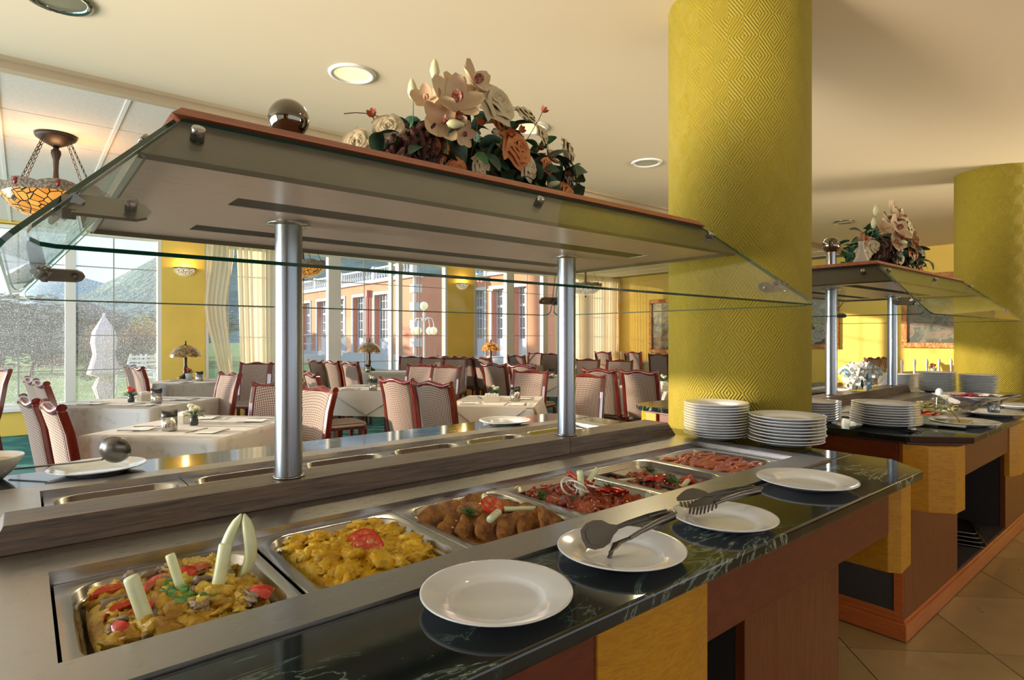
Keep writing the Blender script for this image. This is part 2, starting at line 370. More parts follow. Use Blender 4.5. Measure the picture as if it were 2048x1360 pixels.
# end wall
w_end = struct(MB().box(XR, YN, 0, XR+.25, YF+.3, ZT+.3).build('wall_end', m_yellow))
struct(MB().box(XL-.3, YN-.3, 0, -1.9, YN, ZN).box(7.9, YN-.3, 0, XR+.3, YN, ZN).box(-1.9, YN-.3, 0, 7.9, YN, .6).box(-1.9, YN-.3, 2.85, 7.9, YN, ZN).build('wall_near', m_panelwood))  # unseen rear wall; dark veneer chosen to cut light bounced onto the buffet
# unseen side wall; openings and solid stretches shaped to steer the low sun
wl = MB()
def wall_x(y0, y1, holes):
    z = 0
    for a, b_2 in holes+[(ZN, ZN)]:
        if a > z: wl.box(XL-.25, y0, z, XL, y1, a)
        z = b_2
wall_x(YN, -2.9, []); wall_x(-2.9, .9, [(.5, 2.5)]); wall_x(.9, 1.5, []); wall_x(1.5, 4.5, [(.5, 2.5)]); wall_x(4.5, 7.62, [])
wall_x(7.62, 8.9, [(.5, 2.36)]); wall_x(8.9, 9.1, []); wall_x(9.1, 10.55, [(.4, 2.9)])
wall_x(10.55, YF+.3, [])
struct(wl.build('wall_left', m_yellow))
# window wall
ww = MB()
SZ, HZ = .375, 2.955
ww.box(XL-.25, YF, 0, XR+.25, YF+.22, SZ-.03).box(XL-.25, YF, HZ+.02, XR+.25, YF+.22, ZT+.3)
PIERS = [(1.70, 2.32), (7.13, 7.83), (12.6, 12.9)]
for a, b_2 in PIERS: ww.box(a, YF-.02, SZ-.03, b_2, YF+.22, HZ+.02)
ww.box(XL-.25, YF, SZ-.03, XL+.1, YF+.22, HZ+.02)
struct(ww.build('wall_far', m_yellow))
barz = [SZ+.5165*k for k in range(1, 5)]
def window(idx, x0, x1, mulls, bars):
    f = MB()
    f.box(x0, YF-.01, SZ, x0+.06, YF+.1, HZ); f.box(x1-.06, YF-.01, SZ, x1, YF+.1, HZ)
    f.box(x0+.06, YF-.01, HZ-.05, x1-.06, YF+.1, HZ); f.box(x0+.06, YF-.01, SZ, x1-.06, YF+.1, SZ+.06)
    fo = struct(f.build('window_%d' % idx, m_frame, bevel=.006))
    for a, b_2 in mulls: MB().box(a, YF-.03, SZ+.06, b_2, YF+.09, HZ-.05).build('mullion', m_frame, fo, bevel=.005)
    MB().box(x0, YF-.07, SZ-.035, x1, YF+.02, SZ).build('sill', m_sill, fo, bevel=.005)
    ed = [x0+.06]+[v for a in mulls for v in a]+[x1-.06]
    segs = [(ed[i], ed[i+1]) for i in range(0, len(ed), 2)]
    for a, b_2 in segs:
        wide = b_2-a > .12
        zs = [SZ+.06]+(barz if wide else [])+[HZ-.05]; xs = [a]+([x for x in bars if a < x < b_2] if wide else [])+[b_2]
        for z in zs[1:-1]: MB().box(a, YF+.035, z-.0075, b_2, YF+.05, z+.0075).build('glazing_bar', m_frame_grey, fo)
        for x in xs[1:-1]: MB().box(x-.009, YF+.030, SZ+.06, x+.009, YF+.0345, HZ-.05).build('glazing_bar', m_frame_grey, fo)
        for x0_, x1_ in zip(xs, xs[1:]):
            for z0_, z1_ in zip(zs, zs[1:]): MB().box(x0_, YF+.057, z0_, x1_, YF+.061, z1_).build('pane', m_dusty if idx == 1 else m_pane, fo)
window(1, -2.9, 1.70, [(-1.75, -1.62), (-.70, -.58), (.468, .597)], [-2.3, -1.2, -.053, 1.065])
window(2, 2.32, 7.13, [(3.15, 3.24), (4.436, 4.685), (5.75, 5.80), (5.92, 6.01)], [2.7, 3.98, 5.19, 6.45])
window(3, 7.83, 12.6, [(8.78, 9.01), (9.95, 10.12), (11.2, 11.3)], [8.215, 9.47, 10.7, 11.9])
# columns
def column(name, x, y, r, z1, label):
    p = [(r, 0), (r, z1)]
    o = MB().lathe([(r, 0), (r, .9), (r, 1.6), (r, 2.4), (r, z1)], 96).build(name, m_col)
    o.location = (x, y, 0); tag(o, label, 'column'); o['kind'] = 'structure'
    MB().lathe([(r+.008, 0), (r+.012, .02), (r+.012, .1), (r+.002, .11)], 64).build('skirting', m_apron, o)
    return o
column('column', 2.782, 1.565, .337, ZN, 'thick round yellow column with diamond relief wallpaper between the two buffets')
column('column', 7.60, 1.457, .345, ZN, 'round yellow column at the right edge behind the far buffet')

# ------------------------------------------------------------------ downlights
m_lens_on = M('lit_lens', (.9, .85, .55), .5, emit=((1, .86, .46), .55))
m_clip_lens = M('dark_green_lens', (.20, .21, .15), .25)
m_lens_off = M('grey_lens', (.60, .58, .46), .4)
ring = MB().lathe([(.112, .0), (.112, -.008), (.128, -.014), (.142, -.010), (.146, -.001), (.146, .0)], 40)
for k, (x, on) in enumerate([(.134, 0), (1.6, 1), (3.1, 1), (4.59, 0), (6.1, 1), (7.69, 1), (9.18, 0)]):
    lb = ['unlit chrome-rimmed ceiling downlight at the top left corner', 'lit round ceiling downlight above the left canopy', 'round ceiling downlight hidden behind the flower arrangement',
          'ceiling downlight just left of the thick yellow column', 'ceiling downlight behind the thick yellow column', 'small lit ceiling downlight right of the thick yellow column', 'greenish unlit ceiling downlight above the far flower arrangement'][k]
    d = thing('ceiling_downlight', lb, 'ceiling light', (x, 3.51 if k else 3.66, ZN), 0, 'round downlights in a row')
    ring.build('ring', m_chrome if k in (0, 6) else m_tbar, d)
    MB().prism([(.113*math.cos(PI*q/16), .113*math.sin(PI*q/16)) for q in range(32)], -.003, -.001).build('lens', m_lens_on if on else (m_lens_off if k else m_clip_lens), d)
for x in (1.6, 3.1, 4.59, 6.1, 7.69):
    lamp('AREA', 'downlight_and_fill', (x, 3.51, ZN-.03), 12, (1, .82, .52), shape='DISK', size=.2, dir=(0, 0, -1))
for x, y in ((2.2, .2), (5.2, .2), (8.5, .2)):
    lamp('AREA', 'downlight_and_fill', (x, y, ZN-.03), 4, (1, .84, .56), shape='DISK', size=.2, dir=(0, 0, -1))  # added off-frame fill lamps, no downlight fixtures here

# ------------------------------------------------------------------ buffet counters
TOP = .95
def top_poly(x0, x1, y0, y1, c, cb):
    return [(x0+c, y0), (x1-c, y0), (x1, y0+c), (x1, y1-cb), (x1-cb, y1), (x0+cb, y1), (x0, y1-cb), (x0, y0+c)]
def pan_mesh(hx, hy, depth):
    L = [rrect(hx, hy, .006, 0, 8), rrect(hx, hy, .006, -.006, 8)][::-1]
    L += [rrect(hx, hy, .006, .0, 8), rrect(hx-.02, hy-.02, .068, .0005, 8), rrect(hx-.0235, hy-.0235, .066, -.002, 8), rrect(hx-.026, hy-.026, .065, -.016, 8), rrect(hx-.03, hy-.03, .062, -.0185, 8),
          rrect(hx-.034, hy-.034, .060, -.022, 8), rrect(hx-.040, hy-.040, .056, -depth+.02, 8), rrect(hx-.055, hy-.055, .05, -depth, 8)]
    return MB().loft(L)
def buffet(name, lab, x0, x1, y0, wx, xs_panels, niches, blocks, ridge, steel_x, ch=.13):
    B = thing(name, lab, 'buffet', ((x0+x1)/2, 1.57, 0)); ox, oy = (x0+x1)/2, 1.57
    def bd(mb, nm, mats, **kw):
        mb.v = [(v[0]-ox, v[1]-oy, v[2]) for v in mb.v]; return mb.build(nm, mats, B, **kw)
    y1 = 2.505
    sy0, sy1 = .90, 2.24
    # stone: border around the steel (front, back, both ends)
    st = MB()
    P = top_poly(x0, x1, y0, y1, .13, .10); zb = TOP-.03
    sx0, sx1 = steel_x
    left_edge = x0; right_edge = x1
    st.prism([(x0+ch, y0), (x1-.13, y0), (x1, y0+.13), (x1, sy0), (x0, sy0), (x0, y0+ch)], zb, TOP)
    st.prism([(x0, sy1), (x1, sy1), (x1, y1-.1), (x1-.1, y1), (x0+.1, y1), (x0, y1-.1)], zb, TOP)
    st.box(sx1, sy0, zb, x1, sy1, TOP)
    if sx0 > x0+.01: st.box(x0, sy0, zb, sx0, sy1, TOP)
    bd(st, 'stone_top', m_marble, bevel=.006, seg=3)
    # steel top with two wells
    z1 = TOP+.007; wy = [(1.005, 1.405), (1.845, 2.155)]
    s = MB()
    a, b_2 = wx
    s.box(sx0, sy0, zb, sx1, wy[0][0], z1).box(sx0, wy[0][1], zb, sx1, wy[1][0], z1).box(sx0, wy[1][1], zb, sx1, sy1, z1)
    for q in wy: s.box(sx0, q[0], zb, a, q[1], z1).box(b_2, q[0], zb, sx1, q[1], z1)
    bd(s, 'steel_top', m_steel)
    w = MB()
    for q in wy:
        w.box(a-.01, q[0]-.01, TOP-.20, b_2+.01, q[1]+.01, TOP-.19).box(a-.012, q[0]-.012, TOP-.2, b_2+.012, q[0]-.002, zb+.002).box(a-.012, q[1]+.002, TOP-.2, b_2+.012, q[1]+.012, zb+.002).box(a-.012, q[0], TOP-.2, a-.002, q[1], zb+.002).box(b_2+.002, q[0], TOP-.2, b_2+.012, q[1], zb+.002)
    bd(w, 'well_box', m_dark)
    # ridge: sloping-ended beam
    r0, r1 = ridge; ry0, ry1 = 1.56, 1.69; zr = 1.017
    vs = [(r0-.03, ry0, z1), (r1+.055, ry0, z1), (r1+.055, ry1, z1), (r0-.03, ry1, z1), (r0, ry0+.004, zr), (r1, ry0+.004, zr), (r1, ry1, zr), (r0, ry1, zr)]
    xm = r0+(r1-r0)*.725
    rb = MB().add([(x if k not in (1, 2, 5, 6) else xm-.0008, y, z) for k, (x, y, z) in enumerate(vs)], [(3,2,1,0),(4,5,6,7),(0,1,5,4),(1,2,6,5),(2,3,7,6),(3,0,4,7)])
    rb2 = MB().add([(x if k not in (0, 3, 4, 7) else xm+.0008, y, z) for k, (x, y, z) in enumerate(vs)], [(3,2,1,0),(4,5,6,7),(0,1,5,4),(1,2,6,5),(2,3,7,6),(3,0,4,7)])
    bd(rb, 'ridge_beam', m_ridge, bevel=.002); bd(rb2, 'ridge_beam', m_ridge, bevel=.002)
    # aprons
    az0 = .755; ay = y0+.055
    bd(MB().box(x0+.28, ay, az0, x1-.28, ay+.03, zb), 'apron', m_apron, bevel=.002)
    bd(MB().box(x0+.28, y1-.085, az0, x1-.28, y1-.055, zb), 'apron', m_apron, bevel=.002)
    bd(MB().box(x0+.018, ay+.19, az0, x0+.036, y1-.25, zb-.012), 'apron', m_apron, bevel=.002)
    bd(MB().box(x1-.036, ay+.19, az0, x1-.018, y1-.25, zb-.012), 'apron', m_apron, bevel=.002)
    ul = MB(); la, lb2 = zb-.012, zb-.0005
    ul.prism([(x0+.02+ch, y0+.03), (x1-.15, y0+.03), (x1-.03, y0+.15), (x1-.03, y0+.22), (x0+.03, y0+.22), (x0+.03, y0+.02+ch)], la, lb2)
    ul.prism([(x0+.03, y1-.22), (x1-.03, y1-.22), (x1-.03, y1-.12), (x1-.12, y1-.03), (x0+.12, y1-.03), (x0+.03, y1-.12)], la, lb2)
    ul.box(x0+.03, y0+.22, la, x0+.12, y1-.22, lb2).box(x1-.12, y0+.22, la, x1-.03, y1-.22, lb2)
    bd(ul, 'under_lip', m_apron)
    # corner blocks of figured maple hanging below the top, plus one in mid length
    cb = [(-.02, .215), (.0, .12), (.065, .035), (.18, .028), (.205, .06), (.205, .215)]
    def corner(cx, sx, cy_, sy):
        pts = [(cx+sx*(p+.035), cy_+sy*(q+.0)) for p, q in cb]
        if sx*sy < 0: pts = pts[::-1]
        bd(MB().prism(pts, .615, zb-.012), 'maple_block', m_maple, bevel=.002)
    corner(x0, 1, y0+.01, 1); corner(x1, -1, y0+.01, 1); corner(x0, 1, y1-.01, -1); corner(x1, -1, y1-.01, -1)
    for bx in blocks:
        bd(MB().prism([(bx, ay+.02), (bx, y0+.05), (bx+.10, y0+.022), (bx+.24, y0+.022), (bx+.34, y0+.05), (bx+.34, ay+.02)], .615, zb-.012), 'maple_block', m_maple, bevel=.002)
    # body: plinth, front panels either side of dark niches, ends
    by0, by1 = y0+.225, y1-.2
    e0, e1 = xs_panels[0], xs_panels[-1]
    bd(MB().box(e0-.012, by0-.012, .004, e1+.012, by1+.012, .082).box(e0-.004, by0-.004, .082, e1+.004, by1+.004, .10), 'plinth', m_orange, bevel=.003)
    fr = [e0]+[v for n_ in niches for v in n_]+[e1]
    for i in range(0, len(fr), 2):
        bd(MB().box(fr[i], by0, .10, fr[i+1], by0+.03, zb), 'front_panel', m_panelwood, bevel=.0015)
    for n0, n1 in niches:
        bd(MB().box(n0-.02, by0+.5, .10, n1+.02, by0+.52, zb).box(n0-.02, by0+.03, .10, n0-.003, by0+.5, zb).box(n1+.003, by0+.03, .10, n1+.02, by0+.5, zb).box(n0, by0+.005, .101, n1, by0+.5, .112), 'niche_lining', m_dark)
    bd(MB().box(e0, by1-.03, .10, e1, by1, zb), 'back_panel', m_panelwood)
    for ex, sg in ((e0, 1), (e1, -1)):
        a0, a1 = sorted((ex-.002*sg, ex+sg*.03)); b0, b1 = sorted((ex-.0*sg, ex+sg*.03))
        bd(MB().box(a0, by0+.002, .10, a1, by0+.042, zb).box(a0, by1-.075, .10, a1, by1-.03, zb).box(a0, by0+.042, .10, a1, by1-.075, .125), 'end_frame', m_orange, bevel=.0015)
        c0, c1 = sorted((ex+sg*.008, ex+sg*.025))
        bd(MB().box(c0, by0+.042, .125, c1, by1-.075, zb), 'end_panel', m_blackpanel)
    return B
buffet('buffet_counter', 'near buffet counter with dark marble edge, steel top and wooden ridge, running along the front', -.27, 2.445, .635, (.036, 2.175), [-.05, 2.21], [(.67, 1.57)], [.76], (-.032, 2.195), (-.27, 2.25))
buffet('buffet_counter', 'far buffet counter with dark marble edge behind the yellow column, salads on it', 3.06, 6.07, .70, (3.62, 5.3), [3.10, 6.02], [(3.95, 5.08)], [4.22], (3.56, 5.33), (3.5, 5.45), .19)

# ------------------------------------------------------------------ sneeze guards
def sneeze_guard(lab, cx, poles):
    yc = 1.622; G = thing('sneeze_guard', lab, 'sneeze guard', (cx, yc, 1.017))
    def bd(mb, nm, mats, par=G, **kw):
        mb.v = [(v[0]-cx, v[1]-yc, v[2]-1.017) for v in mb.v]; return mb.build(nm, mats, par, **kw)
    hx = lambda t: 1.11-.252*t
    hy = lambda t: .691-.325*t
    hz = lambda t: 1.506+.302*t
    def ring_(t, off=0): return [(cx+sx*(hx(t)+off), yc+sy*(hy(t)+off), hz(t)) for sx, sy in ((-1, -1), (1, -1), (1, 1), (-1, 1))]
    tb, tt = .66, 1.0
    lo, hi = ring_(tb), ring_(tt)
    for k in range(4):
        j = (k+1) % 4
        p = [Vector(lo[k]), Vector(lo[j]), Vector(hi[j]), Vector(hi[k])]
        n = (p[1]-p[0]).cross(p[3]-p[0]).normalized()
        bd(MB().slab(p, -n*.012), 'fascia', m_fascia, bevel=.001)
    zu = hz(tb)
    def strip(y_0, y_1, x_0, x_1): return (x_0, y_0, x_1, y_1)
    s0 = (cx-.72, cx+.755)
    a, b_2 = cx-hx(tb)+.018, cx+hx(tb)-.018; ya, yb = yc-hy(tb)+.018, yc+hy(tb)-.018
    slots = [(yc-.215, yc-.122), (yc+.198, yc+.295)]
    u = MB(); z0, z1 = zu+.004, zu+.012
    ys = [ya, slots[0][0], slots[0][1], slots[1][0], slots[1][1], yb]
    for i in (0, 2, 4): u.box(a, ys[i], z0, b_2, ys[i+1], z1)
    for i in (1, 3): u.box(a, ys[i], z0, s0[0], ys[i+1], z1).box(s0[1], ys[i], z0, b_2, ys[i+1], z1)
    bd(u, 'underside_panel', m_under)
    for q in slots: bd(MB().box(s0[0], q[0], z0+.0015, s0[1], q[1], z1+.01), 'heater_slot', m_slot)
    # board on top with chamfered edge
    L = [[(cx+sx*(.858+o), yc+sy*(.366+o), z) for sx, sy in ((-1, -1), (1, -1), (1, 1), (-1, 1))] for o, z in ((.004, 1.806), (.022, 1.812), (.002, 1.832))]
    bd(MB().loft(L, sm=False, capstart=True), 'top_board', m_redboard)
    # four hip panes of glass
    for k in range(4):
        j = (k+1) % 4
        A, B_, C_, D_ = [Vector(q) for q in (ring_(0)[k], ring_(0)[j], ring_(.97)[j], ring_(.97)[k])]
        n = (B_-A).cross(D_-A).normalized(); off = n*.004
        c = .045; e1 = (B_-A).normalized(); e2 = (C_-B_).normalized(); e4 = (D_-A).normalized()
        gap = e1*.006
        A = A+gap; B_ = B_-gap; C_ = C_-gap; D_ = D_+gap
        def fil(P, u, v): return [P+u*c*(1-math.sin(q))+v*c*(1-math.cos(q)) for q in (0, PI/8, PI/4, 3*PI/8, PI/2)]
        low_l = fil(A, e1, e4)[::-1]; low_r = fil(B_, -e1, e2)
        # order: left-bottom corner (from left edge to bottom edge), right-bottom corner, top
        pts = [A+e4*c] + [A+e1*c*(1-math.cos(q))+e4*c*(1-math.sin(q)) for q in (PI/8, PI/4, 3*PI/8)] + [A+e1*c]
        pts += [B_-e1*c] + [B_-e1*c*(1-math.sin(q))+e2*c*(1-math.cos(q)) for q in (PI/8, PI/4, 3*PI/8)] + [B_+e2*c]
        pts += [C_, D_]
        bd(MB().slab([p+off for p in pts], n*.007, 0, 1), 'glass_pane', [m_guard, m_edge])
        # round bolts through fascia
        for f in ((.03, .5, .97) if k % 2 == 0 else (.12, .88)):
            q = (Vector(ring_(.84)[k]).lerp(Vector(ring_(.84)[j]), f))
            Mx = Matrix.Translation(q) @ n.to_track_quat('Z', 'Y').to_matrix().to_4x4()
            bd(MB().lathe([(.0, 0), (.012, 0), (.012, .024), (.0105, .026), (0, .026)], 18).xf(Mx), 'bolt', m_chrome)
        # hinge clips at the lower corners
        for sgn, P0, ee in ((1, A, e4), (-1, B_, e2)):
            q = P0+ee*.13
            ux = e1*sgn; uz = n; uy = uz.cross(ux)
            Mx = Matrix(((ux.x, uy.x, uz.x, q.x), (ux.y, uy.y, uz.y, q.y), (ux.z, uy.z, uz.z, q.z), (0, 0, 0, 1)))
            tilt = ee.normalized()
            sgn2 = 1 if tilt.dot(uy) > 0 else -1
            pr_ = [(0, -.024), (.075, -.024), (.089, -.016), (.096, 0), (.089, .016), (.075, .024), (0, .024)]
            cl = MB().prism(pr_, -.003, .002)
            cl.lathe([(0, -.010), (.008, -.010), (.008, .018), (0, .018)], 12, (.07, 0, 0))
            cl.box(-.010, -.018, -.014, .006, .018, .003)
            bd(cl.xf(Mx), 'hinge_clip', m_clip)
    for px_ in poles:
        p = MB().lathe([(.0353, 1.017), (.0353, 1.722)], 40, (px_, yc, 0))
        po = bd(p, 'pole', m_pole)
        bd(MB().lathe([(.036, 1.698), (.056, 1.700), (.058, 1.704), (.036, 1.706)], 32, (px_, yc, 0)), 'flange', m_chrome)
        bd(MB().lathe([(.0355, 1.017), (.041, 1.018), (.041, 1.022), (.0355, 1.023)], 32, (px_, yc, 0)), 'base_ring', m_chrome)
        bd(MB().lathe([(.030, 1.832), (.030, 1.95)], 32, (px_, yc, 0)), 'ball_neck', m_chrome)
        bd(MB().ball((px_, yc, 1.990), .0535, 32), 'ball_finial', m_ballm)
    return G
m_clip = M('grey_hinge_metal', (.20, .185, .17), .35, .8)
m_ballm = M('dark_chrome_ball', (.20, .18, .15), .07, 1)
sneeze_guard('hip-shaped glass sneeze guard on two steel poles over the near buffet, hot dishes under it', 1.09, (.556, 1.622))
sneeze_guard('glass sneeze guard on two steel poles over the far buffet behind the yellow column', 4.596, (4.05, 5.17))

# ------------------------------------------------------------------ pans and food
PX = lambda k: .041+.3516*(k+.5)
PYC = 1.205; PZ = TOP-.012
pan_me = pan_mesh(.1735, .198, .068)
pan_b = pan_mesh(.1735, .153, .068)
def food_field(name, cx, cy, hx, hy, z, amp, fr, mat, seed, n=70, parent=None, ridge_=1.0, dome=.01):
    rows = []
    for i in range(n+1):
        row = []
        for j in range(n+1):
            u = -1+2*j/n; v = -1+2*i/n
            x = hx*u*math.sqrt(1-.13*v*v)*1.0; y = hy*v*math.sqrt(1-.13*u*u)
            p = Vector((x*fr+seed*3.3, y*fr*1.2, seed))
            q = p+.8*Vector((noise.noise(p*1.3), noise.noise(p*1.3+Vector((9, 0, 0))), 0)); q.x *= 1.5
            h = 1-abs(noise.noise(q))*2.0; h2 = 1-abs(noise.noise(q*2.3+Vector((3, 3, 3))))*2; h3 = noise.noise(q*6)
            e = max(abs(u), abs(v)); fall = 1-max(0, (e-.8)/.2)**2
            zz = z+(amp*(h*.6*ridge_+h2*.28+h3*.16)+dome*(1-u*u*.5-v*v*.5))*(.25+.75*fall)-(.012*(e > .999))
            row.append((x, y, zz))
        rows.append(row)
    mb = MB().grid(rows)
    o = mb.build(name, mat); o.location = (cx, cy, 0); return o
m_egg = M('scrambled_egg', (.74, .40, .006), .36, noise_=(16, (.88, .58, .04), .35, .7), bump=(70, 1, .008), sss=.15, spec=.5)
m_egg2 = M('omelette_mix', (.44, .22, .010), .32, noise_=(18, (.86, .60, .08), .40, .62), bump=(60, 1, .008), spec=.55)
m_stew = M('red_stew', (.26, .03, .010), .18, noise_=(25, (.50, .10, .025), .4, .7), bump=(60, .5, .004), coat=.4)
m_schn = M('fried_cutlet', (.17, .050, .008), .4, noise_=(38, (.46, .19, .03), .40, .62), bump=(75, 1, .012), coat=.15)
m_tom = M('tomato_red', (.62, .026, .014), .18, coat=.4, noise_=(30, (.66, .10, .04), .5, .7))
m_tomflesh = M('tomato_flesh', (.62, .085, .04), .2, coat=.5, noise_=(55, (.72, .27, .12), .5, .65))
m_leek = M('pale_leek', (.68, .74, .38), .35, noise_=(9, (.80, .83, .60), .3, .7), stretch=(1, 1, 3), coat=.2)
m_onion = M('white_onion', (.82, .80, .74), .3, coat=.3)
m_scallion = M('green_onion', (.06, .24, .03), .3, coat=.3, noise_=(20, (.25, .48, .14), .45, .7))
m_mush = M('brown_mushroom', (.20, .13, .09), .4, noise_=(20, (.46, .35, .24), .4, .65))
m_saus = M('sausage_skin', (.42, .085, .028), .25, coat=.4, noise_=(18, (.55, .16, .06), .4, .7))
m_sauce = M('cream_soup', (.50, .33, .14), .2, coat=.3, noise_=(9, (.56, .38, .17), .4, .6))
m_mince = M('brown_beans', (.26, .12, .035), .4, noise_=(60, (.44, .24, .09), .4, .6), bump=(90, .8, .006))
pans = ['steel pan of omelette with mushrooms and leek sticks, nearest to the left', 'steel pan of plain scrambled eggs topped with two tomato slices', 'steel pan of fried cutlets, third from the left',
        'steel pan of red stew with pepper strips and onion rings', 'steel pan with stewed tomatoes, parsley and leek, second from the right', 'steel pan full of small sausages by the plate stacks']
for k in range(6):
    o = bpy.data.objects.new('food_pan', pan_me.mesh('food_pan', m_pan) if k == 0 else bpy.data.objects['food_pan'].data); COL.objects.link(o)
    o.location = (PX(k), PYC, PZ-(.008 if k == 0 else 0)); tag(o, pans[k], 'pan', 'front row of food pans')
pb = ['back-row pan of cream soup at the left end', 'back-row steel pan left of the first pole', 'back-row steel pan right of the first pole', 'back-row steel pan, third from the right', 'back-row steel pan, second from the right', 'back-row pan of brown beans beside the second pole']
for k in range(6):
    o = bpy.data.objects.new('food_pan', pan_b.mesh('food_pan', m_pan) if k == 0 else bpy.data.objects[pbn].data); COL.objects.link(o)
    if k == 0: pbn = o.name
    o.location = (PX(k), 2.0, PZ); tag(o, pb[k], 'pan', 'back row of food pans')
    fm = [m_sauce, m_sauce, m_sauce, m_sauce, m_sauce, m_mince][k]
    fo = MB().loft([rrect(.128, .107, .04, 0)], cap=True).build(['cream_soup', 'sauce', 'sauce', 'sauce', 'sauce', 'beans'][k], fm)
    fo.location = (PX(k), 2.0, PZ-(.028, .045, .045, .045, .045, .03)[k])
    tag(fo, ['pale cream soup in the back-row pan at the left end', 'thin layer of sauce in the back pan left of the first pole', 'thin layer of sauce in the back pan right of the first pole', 'thin layer of sauce in the back pan third from the right', 'thin layer of sauce in the back pan second from the right', 'brown beans in the back-row pan beside the second pole'][k], 'food', kind='stuff')
def put(name, mb, mat, loc, rt, label, cat, group=None, kind=None):
    o = mb.build(name, mat); o.location = loc; o.rotation_euler = rt; return tag(o, label, cat, group, kind)
H = .134, .158
f = food_field('omelette', PX(0), PYC, H[0], H[1], PZ-.024, .020, 19, m_egg2, 1); tag(f, 'yellow omelette filling the leftmost front pan', 'omelette', kind='stuff')
f = food_field('scrambled_eggs', PX(1), PYC, H[0]*.97, H[1]*.94, PZ-.022, .020, 17, m_egg, 5, dome=.014); tag(f, 'yellow scrambled eggs in the second pan from the left', 'scrambled eggs', kind='stuff')
# egg clumps lying on the field
def clumps(name, k, n, mat, seed, rs, zlo, label, cat, sc_=(1, .7, .45), hx=.115, hy=.14):
    rr = random.Random(seed); mb = MB()
    for i in range(n):
        x, y = rr.uniform(-hx, hx), rr.uniform(-hy, hy)
        a = Matrix.Rotation(rr.uniform(0, PI), 3, 'Z') @ Matrix.Rotation(rr.uniform(-.9, .9), 3, 'X')
        mb.ball((x, y, zlo+rr.uniform(-.004, .008)), rr.uniform(*rs), 14, 0, sc_, 1.0, i+seed*20, a)
    o = mb.build(name, mat); o.location = (PX(k), PYC, PZ); tag(o, label, cat, kind='stuff'); return o
clumps('egg_curds', 0, 75, m_egg2, 3, (.014, .034), -.012, 'folded yellow egg curds in the leftmost pan', 'egg curds')
clumps('egg_curds', 1, 90, m_egg, 4, (.012, .032), -.007, 'soft egg curds of the second pan', 'egg curds')
clumps('mushroom_pieces', 0, 34, m_mush, 9, (.010, .022), .000, 'brown mushroom pieces between the omelette curds', 'mushrooms', (1, .5, .35))
clumps('stew_chunks', 3, 90, m_stew, 6, (.013, .027), -.022, 'glossy red stew chunks in the fourth pan', 'stew', (1, .8, .7))
clumps('tomato_stew', 4, 75, m_stew, 8, (.012, .026), -.036, 'stewed tomato pieces in the fifth pan', 'stew', (1, .8, .6), .11, .12)
for k, mt, z in ((3, m_stew, -.034), (4, m_stew, -.052), (2, m_schn, -.052), (5, m_saus, -.040)):
    nm = {3: 'red_sauce', 4: 'red_sauce', 2: 'cutlet_layer', 5: 'sausage_layer'}[k]
    o = food_field(nm, PX(k), PYC, .133, .157, PZ+z+.008, .006, 20, mt, k+7, 24)
    tag(o, {3: 'red sauce under the stew chunks of the fourth pan', 4: 'red sauce at the bottom of the fifth pan', 2: 'bottom layer of fried cutlets in the third pan', 5: 'bottom layer of sausages in the sixth pan'}[k], 'food', kind='stuff')
# leek sticks
def stick(loc, d, L, r, lab, r2=None, mat=None, name='leek_stick'):
    d = Vector(d).normalized(); mb = MB(); N = 6; r2 = r2 or r
    mb.lathe([(0, 0), (r2, 0)]+[(r2+(r-r2)*i/N, L*i/N) for i in range(1, N)]+[(r, L-.003), (r*.86, L), (0, L-.001)], 12)
    o = mb.build(name, mat or m_leek); o.location = loc; o.rotation_euler = d.to_track_quat('Z', 'Y').to_euler()
    return tag(o, lab, 'leek stick', 'leek garnish sticks')
xa, za = PX(0), PZ-.018
stick((xa-.058, 1.113, za), (-.09, .05, .32), .095, .0115, 'pale leek stick standing in the omelette, leftmost')
stick((xa+.010, 1.21, za), (-.08, .10, .32), .085, .0085, 'thin leek stick standing in the middle of the omelette pan')
stick((xa+.054, 1.175, za), (.07, .05, .32), .095, .0115, 'leek stick standing in the omelette, just left of the split leek')
# split leek: two curved half leaves
for s_, lb in ((-1, 'left half of the tall split leek in the omelette pan'), (1, 'right half of the tall split leek in the omelette pan')):
    rows = []
    for i in range(11):
        t_ = i/10; tp = math.sqrt(max(.02, 1-max(0, (t_-.72)/.28)**2)); rows.append([(s_*(.003+.021*math.sin(PI*t_**.75)+(.011*tp)*math.cos(a)), .023*tp*math.sin(a)*(.7+.3*math.sin(t_*PI)), .135*t_) for a in [PI*2*q/10 for q in range(11)]])
    put('split_leek', MB().grid(rows), m_leek, (xa+.098, 1.225, za), (0, .12, -.5), lb, 'leek', 'split leek halves')
